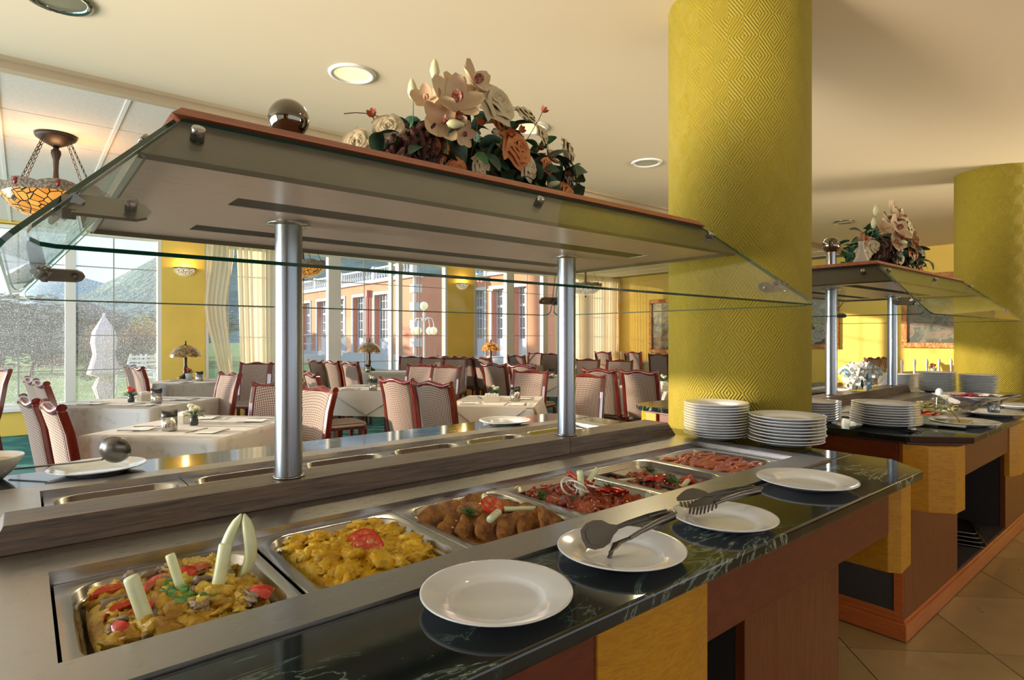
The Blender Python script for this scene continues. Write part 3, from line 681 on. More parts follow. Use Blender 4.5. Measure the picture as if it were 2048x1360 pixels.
# tomato wedges, scallion rings
def wedge(r=.024, h=.018):
    mb = MB(); n = 10
    rows = []
    for i in range(5):
        z = -h/2+h*i/4; k = math.sqrt(max(0, 1-(z/(h*.62))**2)*.5+.5)
        rows.append([(r*k*math.cos(a), r*.62*k*math.sin(a), z) for a in [PI*j/n for j in range(n+1)]])
    mb.grid(rows, 0); mb.add([(-r, 0, -h/2), (r, 0, -h/2), (r, 0, h/2), (-r, 0, h/2)], [(0, 1, 2, 3)], 1)
    mb.add([rows[-1][j] for j in range(n+1)], [list(range(n+1))], 1); mb.add([rows[0][j] for j in range(n+1)], [list(range(n+1))[::-1]], 1)
    return mb
for i, (dx, dy, a, s_) in enumerate([(-.09, -.02, .4, 1.1), (-.055, -.04, 1.4, 1.5), (-.02, .07, .5, 1.2), (.02, .085, 2.6, 1.2), (-.04, .05, 1, 1), (.105, -.105, 2.2, 1.3), (-.10, .07, .1, 1.2), (-.1, -.09, 1.9, 1), (.05, .09, .2, 1.0)]):
    o = put('tomato_wedge', wedge(.024*s_, .02*s_), [m_tom, m_tomflesh], (xa+dx, PYC+dy, PZ-.004), (.5+.3*(i % 3), .3*(i % 2), a), ['red tomato wedge at the left side of the omelette pan', 'largest tomato wedge beside the leftmost leek stick', 'tomato wedge behind the thin leek stick', 'tomato wedge right of the thin leek stick', 'small tomato wedge in the middle of the omelette', 'tomato wedge in the front right corner of the omelette pan', 'tomato wedge in the back left corner of the omelette pan', 'tomato wedge in the front left corner of the omelette pan', 'tomato wedge before the split leek'][i], 'tomato', 'tomato wedges in the omelette')
rr = random.Random(11)
sc_me = MB().tube([(0, 0, -.008), (0, 0, .008)], .0085, 10).mesh('scallion_ring', m_scallion)
for i in range(16):
    o = bpy.data.objects.new('scallion_piece', sc_me); COL.objects.link(o)
    o.location = (xa+rr.uniform(-.035, .05), PYC+rr.uniform(-.07, .035), PZ+rr.uniform(-.004, .004)); o.rotation_euler = (rr.uniform(0, PI), rr.uniform(0, PI), rr.uniform(0, PI)); o.scale = (1, 1, rr.uniform(.5, 1.1))
    tag(o, 'chopped green onion piece scattered on the omelette', 'green onion', 'green onion pieces on the omelette')
# tomato slices on eggs
def tomslice(r):
    n = 20; mb = MB()
    mb.lathe([(0, -.003), (r, -.003), (r*1.02, 0), (r, .003)], n, m=0); mb.prism([(r*.9*math.cos(2*PI*q/n), r*.9*math.sin(2*PI*q/n)) for q in range(n)], .0030, .0034, 1)
    for k in range(5):
        a = 2*PI*k/5; mb.ball((r*.52*math.cos(a), r*.52*math.sin(a), .003), r*.25, 8, 1, (1, 1, .25))
    return mb
xb = PX(1)
for i, (dx, dy, tx, lb) in enumerate([(.012, .012, .55, 'tomato slice lying on the scrambled eggs, the back one of two'), (.000, -.032, .65, 'tomato slice lying on the scrambled eggs, the front one of two')]):
    put('tomato_slice', tomslice(.036), [m_tom, m_tomflesh], (xb+dx, PYC+dy, PZ+.004), (tx, 0, -.6), lb, 'tomato slice', 'tomato slices on the eggs')
m_pepper = M('pepper_flakes', (.16, .05, .01), .8)
mb = MB()
for i in range(130):
    x, y = R.uniform(-.10, .10), R.uniform(-.12, .12)
    mb.ball((x, y, R.uniform(-.006, .004)), R.uniform(.0008, .0022), 4)
o = mb.build('pepper_flakes', m_pepper); o.location = (xb, PYC, PZ); tag(o, 'brown spice flakes sprinkled over the scrambled eggs', 'spice', kind='stuff')
# cutlets
def cutlet(seed, r=.062):
    n = 26; L = []
    for z, k in ((-.006, .86), (-.006, .96), (0, 1.02), (.006, .96), (.0075, .8), (.008, .5), (.0085, .2)):
        L.append([(r*k*(1+.34*noise.noise(Vector((math.cos(a)*1.4, math.sin(a)*1.4, seed))))*math.cos(a)*1.15, r*k*.72*(1+.34*noise.noise(Vector((math.cos(a)*2, math.sin(a)*2, seed+5))))*math.sin(a), z+.003*noise.noise(Vector((math.cos(a)*3*k, math.sin(a)*3*k, seed)))) for a in [2*PI*i/n for i in range(n)]])
    return MB().loft(L, capstart=True)
xc = PX(2)
cl = [(-.085, .075, .9, .3, .5), (-.07, .0, .8, .2, .3), (-.035, -.025, 1.0, .1, .3), (-.005, -.06, .9, .1, .25), (.04, -.09, 1.0, -.1, .3), (.075, -.115, 1.05, -.1, .35), (.035, -.025, .8, 0, .2), (.085, -.05, 1.0, .1, .3), (.105, -.115, 1.15, .6, .9), (.02, .07, .6, 0, .1), (.09, .045, .6, .1, .2), (-.02, .10, .7, .2, .1), (.055, .11, .9, 0, .1)]
cw = ['back left corner', 'left edge', 'left of the leek sticks', 'front middle', 'front right', 'front edge, furthest front', 'centre', 'right side', 'front right corner, standing upright', 'behind the tomato slice', 'right back', 'back edge, left', 'back edge, right']
for i, (dx, dy, tx, ty, tz) in enumerate(cl):
    o = put('cutlet', cutlet(i), m_schn, (xc+dx, PYC+dy, PZ-.022), (tx, ty, tz-.5), 'browned fried cutlet in the third pan, at the '+cw[i], 'cutlet', 'fried cutlets in the third pan'); o.scale = (1.04, 1.08, .75)
stick((xc-.005, PYC-.02, PZ+.01), (.45, 1, .35), .085, .0085, 'leek stick lying behind the tomato slice on the cutlets')
stick((xc-.058, PYC-.085, PZ+.022), (.75, .55, -.05), .075, .0095, 'thick leek stick lying at the front of the cutlets')
stick((xc+.105, PYC-.065, PZ+.012), (-.85, .42, .05), .085, .0075, 'thin leek stick lying on the right of the cutlets')
put('tomato_slice', tomslice(.030), [m_tom, m_tomflesh], (xc+.005, PYC-.012, PZ+.028), (.5, -.2, .3), 'tomato slice propped on the leek sticks over the cutlets', 'tomato slice')
# stew garnish
xd = PX(3)
stick((xd+.0, PYC+.0, PZ-.01), (-.03, .02, .3), .075, .0095, 'green leek stick standing in the red stew')
stick((xd+.045, PYC+.03, PZ+.008), (.75, .2, .35), .085, .0085, 'green leek stick leaning to the right over the red stew')
for i, (dx, dy, r_, tx) in enumerate([(-.02, .035, .033, 1.1), (-.01, -.005, .028, .4), (.03, -.015, .026, .3), (-.005, .02, .036, .8)]):
    pts = [(r_*math.cos(a), r_*.8*math.sin(a), 0) for a in [2*PI*j/24 for j in range(24)]]
    put('onion_ring', MB().tube(pts, .003, 6, closed=True), m_onion, (xd+dx, PYC+dy, PZ+.014), (tx, .2, .5*i), ['white onion ring leaning behind the leek in the stew', 'small onion ring at the foot of the leek in the stew', 'onion ring right of the leek in the stew', 'largest onion ring around the leek in the stew'][i], 'onion ring', 'onion rings on the stew')
def arc(r, w, a0, a1, th=.004):
    rows = []
    for i in range(13):
        a = a0+(a1-a0)*i/12; rows.append([((r-w/2)*math.cos(a), (r-w/2)*math.sin(a), th), ((r+w/2)*math.cos(a), (r+w/2)*math.sin(a), th), ((r+w/2)*math.cos(a), (r+w/2)*math.sin(a), -th), ((r-w/2)*math.cos(a), (r-w/2)*math.sin(a), -th), ((r-w/2)*math.cos(a), (r-w/2)*math.sin(a), th)])
    return MB().grid(rows)
for i, (dx, dy, rz, tx) in enumerate([(.045, .005, 2.2, .5), (.02, -.085, .6, .2), (.032, -.095, .75, .2), (.045, -.10, .9, .3), (.085, .02, 2.0, .3), (.05, .075, 2.4, .9)]):
    put('pepper_strip', arc(.034, .014, .2, 2.6), m_tom, (xd+dx, PYC+dy, PZ+.005+.003*(i % 3)), (tx, 0, rz-1.2), ['red pepper strip just right of the leek in the stew', 'red pepper strip at the front of the stew, first of three', 'red pepper strip at the front of the stew, middle of three', 'red pepper strip at the front of the stew, last of three', 'red pepper strip at the right of the stew', 'red pepper strip at the back of the stew'][i], 'pepper strip', 'red pepper strips on the stew')
def parsley(seed, n=26, s_=.03):
    rr = random.Random(seed); mb = MB()
    for i in range(n):
        a = rr.uniform(0, 2*PI); e_ = rr.uniform(.1, 1.2); l = s_*rr.uniform(.5, 1); d = Vector((math.cos(a)*math.cos(e_), math.sin(a)*math.cos(e_), math.sin(e_)*.5)); p = d*l; w = l*.35; q = Vector((-d.y, d.x, 0))
        mb.add([p*.4, p*.75+q*w, p*1.05+q*w*.6, p*1.25, p*1.05-q*w*.6, p*.75-q*w], [(0, 1, 2, 3, 4, 5)])
        mb.tube([(0, 0, 0), p*.5], .0006, 4)
    return mb
xe = PX(4)
for i, (x, y, z, s_, lb) in enumerate([(xd+.055, PYC-.06, PZ+.012, .034, 'green parsley sprig on the red stew'), (xc-.055, PYC+.01, PZ+.012, .030, 'parsley sprig lying on the cutlets'), (xe-.01, PYC+.02, PZ+.006, .040, 'tall parsley sprig standing in the fifth pan'), (xe+.0, PYC-.06, PZ-.01, .034, 'parsley sprig at the front of the fifth pan'), (xd-.10, PYC+.07, PZ-.005, .02, 'small parsley sprig at the back left of the stew'), (xd-.07, PYC-.03, PZ-.005, .014, 'tiny parsley bit at the left of the stew')]):
    put('parsley_sprig', parsley(i+2, 30, s_), m_green, (x, y, z), (.2*i, .3, 0), lb, 'parsley', 'parsley garnish')
for i, (dx, dy, rz, lb) in enumerate([(-.035, .0, .3, 'upright tomato wedge at the left of the fifth pan'), (-.01, -.01, 1.6, 'tomato wedge beside the parsley in the fifth pan'), (.07, -.07, 2.5, 'tomato wedge at the right of the fifth pan')]):
    put('tomato_wedge', wedge(.026, .022), [m_tom, m_tomflesh], (xe+dx, PYC+dy, PZ-.018), (1.2-.4*i, .3, rz), lb, 'tomato')
stick((xe+.01, PYC-.10, PZ-.022), (1, .35, .12), .095, .0085, 'leek stick lying at the front of the fifth pan')
stick((xe-.11, PYC+.075, PZ-.02), (1, -.3, -.02), .075, .007, 'leek stick lying at the back left of the fifth pan')
# sausages
def sausage():
    L = .042; return MB().tube([(L*math.sin(a)*1.0, .006*math.cos(a*2), 0) for a in [-.5*PI+PI*i/8 for i in range(9)]], [.002, .0065, .0085, .009, .009, .009, .0085, .0065, .002], 8)
sme = sausage().mesh('sausage', m_saus); xf_ = PX(5); rr = random.Random(5); k = 0
for lay in range(2):
    for i in range(6):
        for j in range(10):
            o = bpy.data.objects.new('sausage', sme); COL.objects.link(o)
            o.location = (xf_-.105+.042*i+rr.uniform(-.008, .008), PYC-.132+.0295*j+rr.uniform(-.006, .006), PZ-.026+.013*lay+rr.uniform(-.002, .003)); o.rotation_euler = (rr.uniform(0, 6), rr.uniform(-.15, .15), rr.uniform(-.6, .9))
            tag(o, 'small red-brown sausage heaped in the sixth pan by the plate stacks', 'sausage', 'sausages in the sixth pan')

# ------------------------------------------------------------------ plates, tongs and things on the near counter
def plate_prof(r, d=.022):
    return [(0, .003), (r*.54, .003), (r*.59, .0045), (r*.625, .0095), (r*.66, .0125), (r*.80, d*.76), (r*.97, d), (r, d+.0005), (r*1.003, d-.0015), (r*.97, d-.004), (r*.68, d*.45-.004), (r*.60, .0), (r*.50, 0), (r*.50, .0015), (0, .0015)]
plate_me = {}
def plate(x, y, z, r, lab, group=None, tilt=(0, 0), name='plate', d=.022, mat=None, sy=1):
    key = (round(r, 3), d, sy)
    if key not in plate_me: plate_me[key] = MB().lathe(plate_prof(r, d)[::-1], 64, sy=sy).mesh('plate', mat or m_white)
    o = bpy.data.objects.new(name, plate_me[key]); COL.objects.link(o); o.location = (x, y, z); o.rotation_euler = (tilt[0], tilt[1], 0)
    return tag(o, lab, 'plate', group)
plate(.617, .784, TOP, .129, 'empty white plate on the marble edge, nearest to the camera')
plate(.940, .783, TOP, .130, 'white plate holding the spatula tongs, second from the camera')
plate(1.292, .761, TOP, .122, 'white plate holding the toothed tongs, third from the camera')
plate(1.815, .797, TOP, .140, 'white plate alone at the far end of the near counter edge')
plate(.19, 2.375, TOP+.001, .138, 'white plate under the ladle on the far side of the near counter')
plate(1.893, 2.336, TOP+.001, .132, 'white plate on the far side of the near counter, beside the second pole')
for i in range(13): plate(2.315+R.uniform(-.002, .002), 1.40+R.uniform(-.002, .002), TOP+.008+.0112*i, .135, 'white plate in the taller stack, left of the two against the yellow column', 'plates of the taller stack by the column')
for i in range(9): plate(2.400+R.uniform(-.004, .004), 1.135+R.uniform(-.004, .004), TOP+.0085+(.0112*i if i < 2 else .0125*i-.001), .145, 'white plate in the lower stack, right of the two against the yellow column', 'plates of the lower stack by the column')
bw = MB().lathe([(0, .008), (.05, .008), (.072, .03), (.10, .075), (.103, .076), (.104, .073), (.078, .028), (.05, 0), (0, 0)][::-1], 40).build('bowl', m_cream)
bw.location = (-.10, 2.45, TOP); tag(bw, 'cream bowl of brown cereal cut by the left edge', 'bowl')
bf = MB().lathe([(0, .068), (.05, .066), (.090, .058)][::-1], 32).build('cereal', M('brown_cereal', (.5, .33, .2), .8, bump=(80, .8, .01))); bf.location = (-.10, 2.45, TOP); tag(bf, 'brown cereal filling the cream bowl at the left edge', 'cereal', kind='stuff')
# ladle
ld = thing('ladle', 'steel soup ladle lying on the far plate, bowl tipped towards the camera', 'ladle', (.235, 2.35, 1.022), 0)
lb_ = MB(); rows = []
for i in range(9):
    th = PI/2*i/8; rows.append((.046*math.sin(th), -.034*math.cos(th)))
lb_.lathe(rows+[(.047, .002), (.0455, .003)]+[(r_-.0018 if r_ > .002 else 0, z_+.0018) for r_, z_ in rows[::-1]], 36)
q = Vector((.55, 1, .35)).to_track_quat('Z', 'Y').to_matrix().to_4x4()
lb_.xf(q).build('ladle_bowl', m_tong, ld)
MB().tube([(-.035, .0, -.028), (-.07, .03, -.035), (-.15, .08, -.042), (-.27, .16, -.055)], [.006, .0055, .0055, .006], 8, flat=.5).build('handle', m_tong, ld)
# tongs
def tongs(lab, loc, rz, tilt, kind_):
    T = thing('tongs', lab, 'tongs', loc, rz); T.rotation_euler = (0, tilt, rz)
    MB().tube([(-.05, .016, .004), (-.01, .014, .004), (.004, .008, .004), (.008, 0, .004), (.004, -.008, .004), (-.01, -.014, .004), (-.05, -.016, .004)], .0065, 8, flat=.25, up=(0, 0, 1)).xf(Matrix.Rotation(0, 4, 'X')).build('spring_hinge', m_tong, T)
    for s_ in (-1, 1):
        a = MB()
        pts = [(-.0, s_*.012, .0), (-.05, s_*.019, .001), (-.10, s_*.026, 0), (-.135, s_*.030, -.004)]
        w = [.009, .0085, .006, .005]
        rows = []
        for (x, y, z), ww_ in zip(pts, w): rows.append([(x, y, z+ww_), (x, y+s_*.004, z+ww_*.6), (x, y+s_*.005, z), (x, y+s_*.004, z-ww_*.6), (x, y, z-ww_), (x, y-s_*.001, z), (x, y, z+ww_)])
        a.grid(rows); a.build('arm', m_tong, T)
        if kind_ == 'spatula' and s_ == 1:
            h = MB(); pr_ = [(-.125, -.006), (-.14, -.012), (-.155, -.024), (-.175, -.029), (-.195, -.027), (-.212, -.018), (-.216, 0), (-.212, .018), (-.195, .027), (-.175, .029), (-.155, .024), (-.14, .012), (-.125, .006)]
            h.prism(pr_, -.0008, .0008).prism([(x*.72-.050, y*.72) for x, y in pr_[2:11]], .0009, .0022)
            h.xf(Matrix.Translation((0, .034, -.006)) @ Matrix.Rotation(math.radians(62), 4, 'X') @ Matrix.Rotation(.06, 4, 'Y')); h.build('spatula_head', m_tong, T)
        elif kind_ == 'spatula':
            h = MB(); h.tube([(-.13, -.030, -.004), (-.15, -.028, -.006), (-.165, -.018, -.012), (-.185, -.022, -.034), (-.20, -.024, -.046)], [.006, .0075, .007, .005, .003], 8, flat=.35)
            h.tube([(-.155, -.024, -.008), (-.175, -.036, -.010), (-.195, -.042, -.012)], [.006, .005, .003], 8, flat=.35); h.build('fork_head', m_tong, T)
        else:
            h = MB(); n = 8
            rows = []
            for i in range(15):
                x = -.12-.085*i/14; hw = .020*math.sin(PI*(i+.8)/15.5)+.004
                rows.append([(x, s_*(.030+.004*c_*c_*0), -.002+hw*c_) for c_ in (1, .5, 0, -.2)])
            h.grid(rows)
            rows2 = [[(p[0], p[1]+s_*.0012, p[2]) for p in r_] for r_ in rows]; h.grid(rows2)
            for i in range(n):
                x = -.128-.0100*i; hw = .020*math.sin(PI*(i*1.8+1.2)/15.5)+.004
                h.prism([(x-.0030, -.004-hw*.2), (x-.0022, -.018-hw*.7), (x+.0022, -.018-hw*.7), (x+.0030, -.004-hw*.2)], s_*.0295, s_*.0313, ax='y')
            h.xf(Matrix.Translation((0, 0, 0)) @ Matrix.Translation((0, s_*.03, 0)) @ Matrix.Rotation(s_*-.5, 4, 'X') @ Matrix.Translation((0, -s_*.03, 0))); h.build('toothed_claw', m_tong, T)
    return T
tongs('steel tongs with a spatula head resting on the second plate', (1.085, .765, 1.012), math.radians(-14), -.14, 'spatula')
tongs('steel tongs with toothed claws resting on the third plate', (1.435, .752, 1.010), math.radians(-30), -.12, 'claw')

# ------------------------------------------------------------------ things on the far buffet
for i in range(8): plate(3.215, 1.37, TOP+.0006+.0125*i, .125, 'white plate in the stack half hidden by the yellow column on the far counter', 'plates of the stack behind the column')
for i in range(9): plate(3.32, 1.075, TOP+.001+(.0125*i if i < 4 else .0115*i+.004), .150 if i < 4 else .142, 'cream plate in the wide stack at the near end of the far counter', 'plates of the wide stack on the far counter', sy=1.05)
for c_, (x, y, n_, lb) in enumerate([(5.50, 1.70, 11, 'plate in the stack behind the second pole of the far counter'), (5.62, 1.45, 13, 'plate in the tallest stack at the far end of the far counter'), (5.68, 1.20, 12, 'plate in the rightmost stack at the far end of the far counter')]):
    for i in range(n_): plate(x+R.uniform(-.002, .002), y, TOP+.0006+.0118*i, .128, lb, ['plates behind the second pole', 'plates of the tallest far stack', 'plates of the rightmost far stack'][c_])
plate(4.80, 1.06, TOP+.008, .20, 'deep oval white dish of beetroot on the far counter', name='serving_dish', d=.055)
mb = MB(); rr = random.Random(3)
m_beet = M('beetroot', (.13, .008, .03), .3, noise_=(30, (.30, .03, .07), .45, .7), coat=.3)
beet = MB().lathe([(0, -.002), (.026, -.002), (.027, 0), (.026, .002), (0, .002)], 14).mesh('beet_slice', m_beet)
for i in range(34):
    a, q = rr.uniform(0, 6.28), rr.uniform(0, .13)
    o = bpy.data.objects.new('beetroot_slice', beet); COL.objects.link(o); o.location = (4.80+q*math.cos(a), 1.06+q*math.sin(a), TOP+.035+.035*(1-q/.14)*rr.uniform(.4, 1.1)); o.rotation_euler = (rr.uniform(-.6, .6), rr.uniform(-.6, .6), 0)
    tag(o, 'dark red beetroot slice heaped on the oval dish', 'beetroot', 'beetroot slices on the oval dish')
eg = MB().ball((0, 0, 0), .022, 14, 0, (1, 1, 1.25)).build('egg', m_white); eg.location = (4.70, 1.20, TOP+.075); tag(eg, 'small white egg on the rim of the beetroot dish', 'egg')
plate(3.66, .83, TOP+.001, .150, 'cream plate with a fork at the near edge of the far counter')
plate(4.22, .83, TOP+.001, .150, 'white plate with tongs and a glass on the far counter edge')
plate(4.78, .80, TOP+.001, .140, 'rightmost white plate on the far counter, cut by the picture edge')
# steel bits: forks standing, jar, tongs
def cutl(lab, loc, rz, L=.17, kindn='fork', rx=0, name='fork', w=.010, group=None):
    mb = MB().tube([(0, -L/2, 0), (0, -L*.1, .003), (0, L*.2, .001)], [.0055, .0035, .0045], 6, flat=.6)
    if kindn == 'fork':
        mb.prism([(-.003, L*.18), (.003, L*.18), (w, L*.28), (w, L*.36), (-w, L*.36), (-w, L*.28)], 0, .0015)
        for k in range(4): mb.box(-w+.0005+k*w*.63, L*.36, 0, -w+.0005+k*w*.63+w*.3, L/2, .0012)
    else: mb.prism([(-.005, L*.0), (.005, 0), (.008, L*.3), (.004, L/2), (-.006, L*.46)], 0, .0015)
    o = mb.build(name, m_tong); o.location = loc; o.rotation_euler = (rx, 0, rz); return tag(o, lab, name, group)
cutl('serving fork leaning up from the cream plate on the far counter', (3.64, .87, TOP+.055), .3, .17, rx=1.0)
jr = MB().lathe([(0, .002), (.034, .002), (.036, .01), (.036, .085), (.033, .088), (.033, .01), (0, .008)][::-1], 24).build('glass_jar', m_pane); jr.location = (4.02, 1.02, TOP+.009); tag(jr, 'small clear glass jar between the plates of the far counter', 'jar')
tongs('steel tongs on the white plate of the far counter', (4.32, .86, TOP+.07), math.radians(-20), -.1, 'claw')
tongs('steel tongs on the rightmost plate of the far counter', (4.90, .83, TOP+.07), math.radians(-25), -.1, 'spatula')
ck = MB().lathe([(0, .0), (.026, 0), (.028, .004), (.028, .055), (0, .055)], 20).build('steel_cup', m_pole); ck.location = (4.12, .80, TOP+.028); tag(ck, 'small shiny steel cup on the white plate of the far counter', 'cup')
sp_ = thing('serving_spoon', 'steel serving spoons lying before the wide plate stack', 'spoon', (3.22, .93, TOP+.012), .4)
MB().ball((0, 0, 0), .03, 14, 0, (1, .7, .3)).build('spoon_bowl', m_chrome, sp_); MB().tube([(.02, 0, 0), (.09, .01, .004), (.15, .01, 0)], .004, 6).build('handle', m_chrome, sp_)
# salad pans
m_cuc = M('green_cucumber', (.18, .33, .04), .35, noise_=(30, (.45, .55, .18), .4, .65)); m_lett = M('pale_green_salad', (.50, .55, .14), .4, noise_=(25, (.68, .66, .30), .4, .65)); m_tomr = M('sliced_tomatoes', (.50, .05, .015), .25, noise_=(30, (.62, .16, .05), .45, .6))
m_corn = M('pale_salad', (.62, .52, .24), .4, noise_=(25, (.7, .63, .4), .4, .65))
for k in range(5):
    x = 3.62+.336*k+.165
    o = bpy.data.objects.new('food_pan', bpy.data.objects['food_pan'].data); COL.objects.link(o); o.location = (x, PYC, PZ); o.scale = (.94, 1, 1)
    lb = ['cucumber', 'tomato', 'pale green salad', 'corn salad', 'lettuce'][k]
    tag(o, 'steel pan of %s in the front row of the far buffet' % lb, 'pan', 'salad pans of the far buffet')
    mt = [m_cuc, m_tomr, m_lett, m_corn, m_cuc][k]
    mb = MB(); rr = random.Random(30+k)
    for i in range(90):
        a = Matrix.Rotation(rr.uniform(0, PI), 3, 'Z') @ Matrix.Rotation(rr.uniform(-.7, .7), 3, 'X')
        mb.ball((rr.uniform(-.10, .10), rr.uniform(-.14, .14), rr.uniform(-.03, .006)), rr.uniform(.014, .024), 8, 0, (1, .9, .22), .3, i, a)
    q = mb.build('salad', mt); q.location = (x, PYC, PZ); tag(q, 'sliced %s heaped in its pan on the far buffet' % lb, 'salad', kind='stuff')
gb = MB().box(-.17, -.12, 0, .17, .12, .008).build('cutting_board', m_guardboard if 'm_guardboard' in globals() else M('glass_board', (.50, .50, .42), .08, coat=.8), bevel=.002); gb.location = (3.64, 1.0-.08, TOP+.0085); gb.rotation_euler = (0, 0, .1); tag(gb, 'glossy rectangular board before the salad pans of the far buffet', 'board')
gc = MB().ball((0, 0, 0), .03, 12, 0, (1.6, 1, .35)).build('garlic_dip', m_white); gc.location = (3.68, .93, TOP+.026); tag(gc, 'white spoonful on the glossy board of the far buffet', 'food')
# bowl of portion packs on the far ridge
pb_ = MB().lathe([(0, .006), (.06, .006), (.10, .03), (.150, .10), (.166, .155), (.169, .157), (.171, .154), (.155, .098), (.105, .026), (.06, 0), (0, 0)][::-1], 40).build('glass_bowl', m_guard); pb_.location = (4.52, 1.625, 1.0175)
tag(pb_, 'large glass bowl of butter and jam portions between the far poles', 'bowl')
pm = [M('portion_white', (.78, .77, .74), .4), M('portion_grey', (.50, .50, .49), .4), M('portion_blue', (.20, .42, .66), .4), M('portion_cream', (.72, .66, .52), .4)]
pmes = [MB().prism(rrect2, -.008, .008).mesh('portion_pack', m_) for m_ in pm for rrect2 in [[(-.02, -.014), (.02, -.014), (.02, .014), (-.02, .014)]]]
rr = random.Random(8); c_ = 0
for i in range(150):
    z = rr.uniform(.02, .185); rmax = (.07+.09*min(1, z/.15)**.7 if z < .15 else .15-(z-.15)*2.2)-.022
    a = rr.uniform(0, 6.28); q = rmax*math.sqrt(rr.random())
    o = bpy.data.objects.new('portion_pack', pmes[rr.choice((0, 0, 0, 1, 1, 2, 3))]); COL.objects.link(o); o.location = (4.52+q*math.cos(a), 1.625+q*math.sin(a), 1.0175+z); o.rotation_euler = [rr.uniform(0, 6) for _ in range(3)]
    tag(o, 'small butter or jam portion pack heaped in the glass bowl', 'portion pack', 'portion packs in the glass bowl')
m_cruet = M('cloudy_cruet_glass', (.42, .38, .33), .12, coat=.7)
# cruets on the far canopy
for x, y, s_, lb in ((4.21, 1.50, 1, 'glass cruet with cork stopper on the far canopy, in front'), (4.37, 1.54, .9, 'glass cruet with cork stopper and handle on the far canopy, behind')):
    T = thing('cruet', lb, 'cruet', (x, y, 1.833)); 
    MB().lathe([(0, .004), (.050*s_, .004), (.056*s_, .015), (.050*s_, .05), (.022*s_, .11*s_), (.018, .14*s_), (.016, .17*s_), (.020, .185*s_), (.018, .185*s_), (.0145, .17*s_), (.02*s_, .11*s_), (.047*s_, .05), (.05*s_, .012), (0, .008)][::-1], 28).build('body', m_cruet, T)
    MB().lathe([(0, .18*s_), (.014, .18*s_), (.019, .20*s_), (.019, .235*s_), (0, .238*s_)], 16).build('cork', M('cork', (.30, .15, .08), .7) if x < 4.3 else bpy.data.materials['cork'], T)
    MB().tube([(.018, 0, .17*s_), (.06, 0, .165*s_), (.062, 0, .13*s_), (.035, 0, .09*s_)], .0045, 8).build('handle', m_cruet, T)
# trays in the niche of the far buffet
for i in range(4):
    o = MB().loft([rrect(.20, .14, .03, 0), rrect(.21, .15, .03, .012), rrect(.205, .145, .03, .012), rrect(.195, .135, .03, .003)], capstart=True).build('serving_tray', m_tong)
    o.location = (4.62+.02*i, 1.10+.02*i, .113+.014*i); o.rotation_euler = (0, .02*i, .3); tag(o, 'steel serving tray lying low in the dark niche of the far buffet', 'tray', 'trays in the far niche')

# ------------------------------------------------------------------ flower arrangements
m_petw = M('ivory_petal', (.50, .42, .26), .6, sss=.1); m_peto = M('orchid_petal', (.52, .39, .23), .55, sss=.1, noise_=(14, (.48, .30, .19), .5, .75)); m_petor = M('orange_petal', (.40, .115, .02), .55, sss=.1, noise_=(12, (.50, .20, .06), .4, .7))
m_pink = M('pink_speckled_lip', (.42, .12, .11), .5, noise_=(120, (.62, .45, .34), .45, .55)); m_amar = M('dark_amaranth', (.055, .014, .010), .85, bump=(220, 1, .01), noise_=(120, (.12, .035, .025), .45, .6)); m_twig = M('brown_twig', (.12, .05, .025), .7)
m_rust = M('rust_lily', (.36, .075, .02), .5); m_bud = M('pale_bud', (.50, .50, .30), .5); m_yel = M('yellow_bud', (.62, .46, .14), .5)
def petal(w, l, curl, cup, n=5, tipw=.35):
    rows = []
    for i in range(n+1):
        t_ = i/n; ww_ = w*(math.sin(PI*min(1, t_*.72+.16)))*(1 if t_ < .8 else 1-(t_-.8)*tipw*2); row = []
        for j in range(5):
            s_ = -1+j/2; row.append((s_*ww_, l*t_*math.cos(curl*t_)+0, l*t_*math.sin(curl*t_)+cup*s_*s_*ww_))
        rows.append(row)
    return MB().grid(rows)
def rose(r, seed):
    mb = MB(); rr = random.Random(seed)
    mb.ball((0, 0, r*.5), r*.13, 8, 0, (1, 1, 1.2))
    for n, rb, rt, ht, hw in ((2, .06, .15, .70, 1.9), (3, .10, .27, .74, 1.3), (3, .16, .42, .72, 1.25), (4, .22, .58, .64, 1.05), (5, .26, .78, .52, .88), (5, .30, .98, .34, .85)):
        ph = rr.uniform(0, 6)
        for k in range(n):
            a = 2*PI*k/n+ph+rr.uniform(-.15, .15); rows = []
            for i in range(6):
                t_ = i/5; row = []
                for j in range(8):
                    s_ = -1+2*j/7; ang = a+s_*hw*(.55+.45*math.sin(t_*2.2)); rad_ = r*(rb+(rt-rb)*t_**1.3)*(1+.13*s_)+r*.09*max(0, t_-.75)*4*(.4+.6*abs(s_))
                    h = r*(ht*math.sin(t_*1.45)-.16*s_*s_*t_-(.12 if t_ > .99 else 0)+.03*math.sin(s_*5+k))
                    row.append((rad_*math.cos(ang), rad_*math.sin(ang), h))
                rows.append(row)
            mb.grid(rows)
    return mb
def orchid(r):
    mb = MB()
    for k in range(5):
        a = 2*PI*k/5+PI/2; p = petal(r*(.36 if k in (0, 2, 3) else .5), r*1.05, .25, .25)
        mb.join(p.xf(Matrix.Rotation(a-PI/2, 4, 'Z') @ Matrix.Rotation(.25, 4, 'X')))
    k0 = len(mb.f)
    lip = MB()
    for s_ in (-1, 0, 1): lip.join(petal(r*.18, r*.42, 1.0, .5).xf(Matrix.Rotation(s_*.7+PI, 4, 'Z') @ Matrix.Rotation(.5, 4, 'X')))
    return mb, lip
def leaf(l, w): return petal(w, l, -.5, .25, 7, .9)
def aim(d, roll=0):
    return (Vector(d).to_track_quat('Z', 'Y') @ Matrix.Rotation(roll, 4, 'Z').to_quaternion()).to_euler()
FR = random.Random(21)
rose_me = {k: rose(.06, k).mesh('rose', mt) for k, mt in enumerate((m_petw, m_petor, m_petw))}
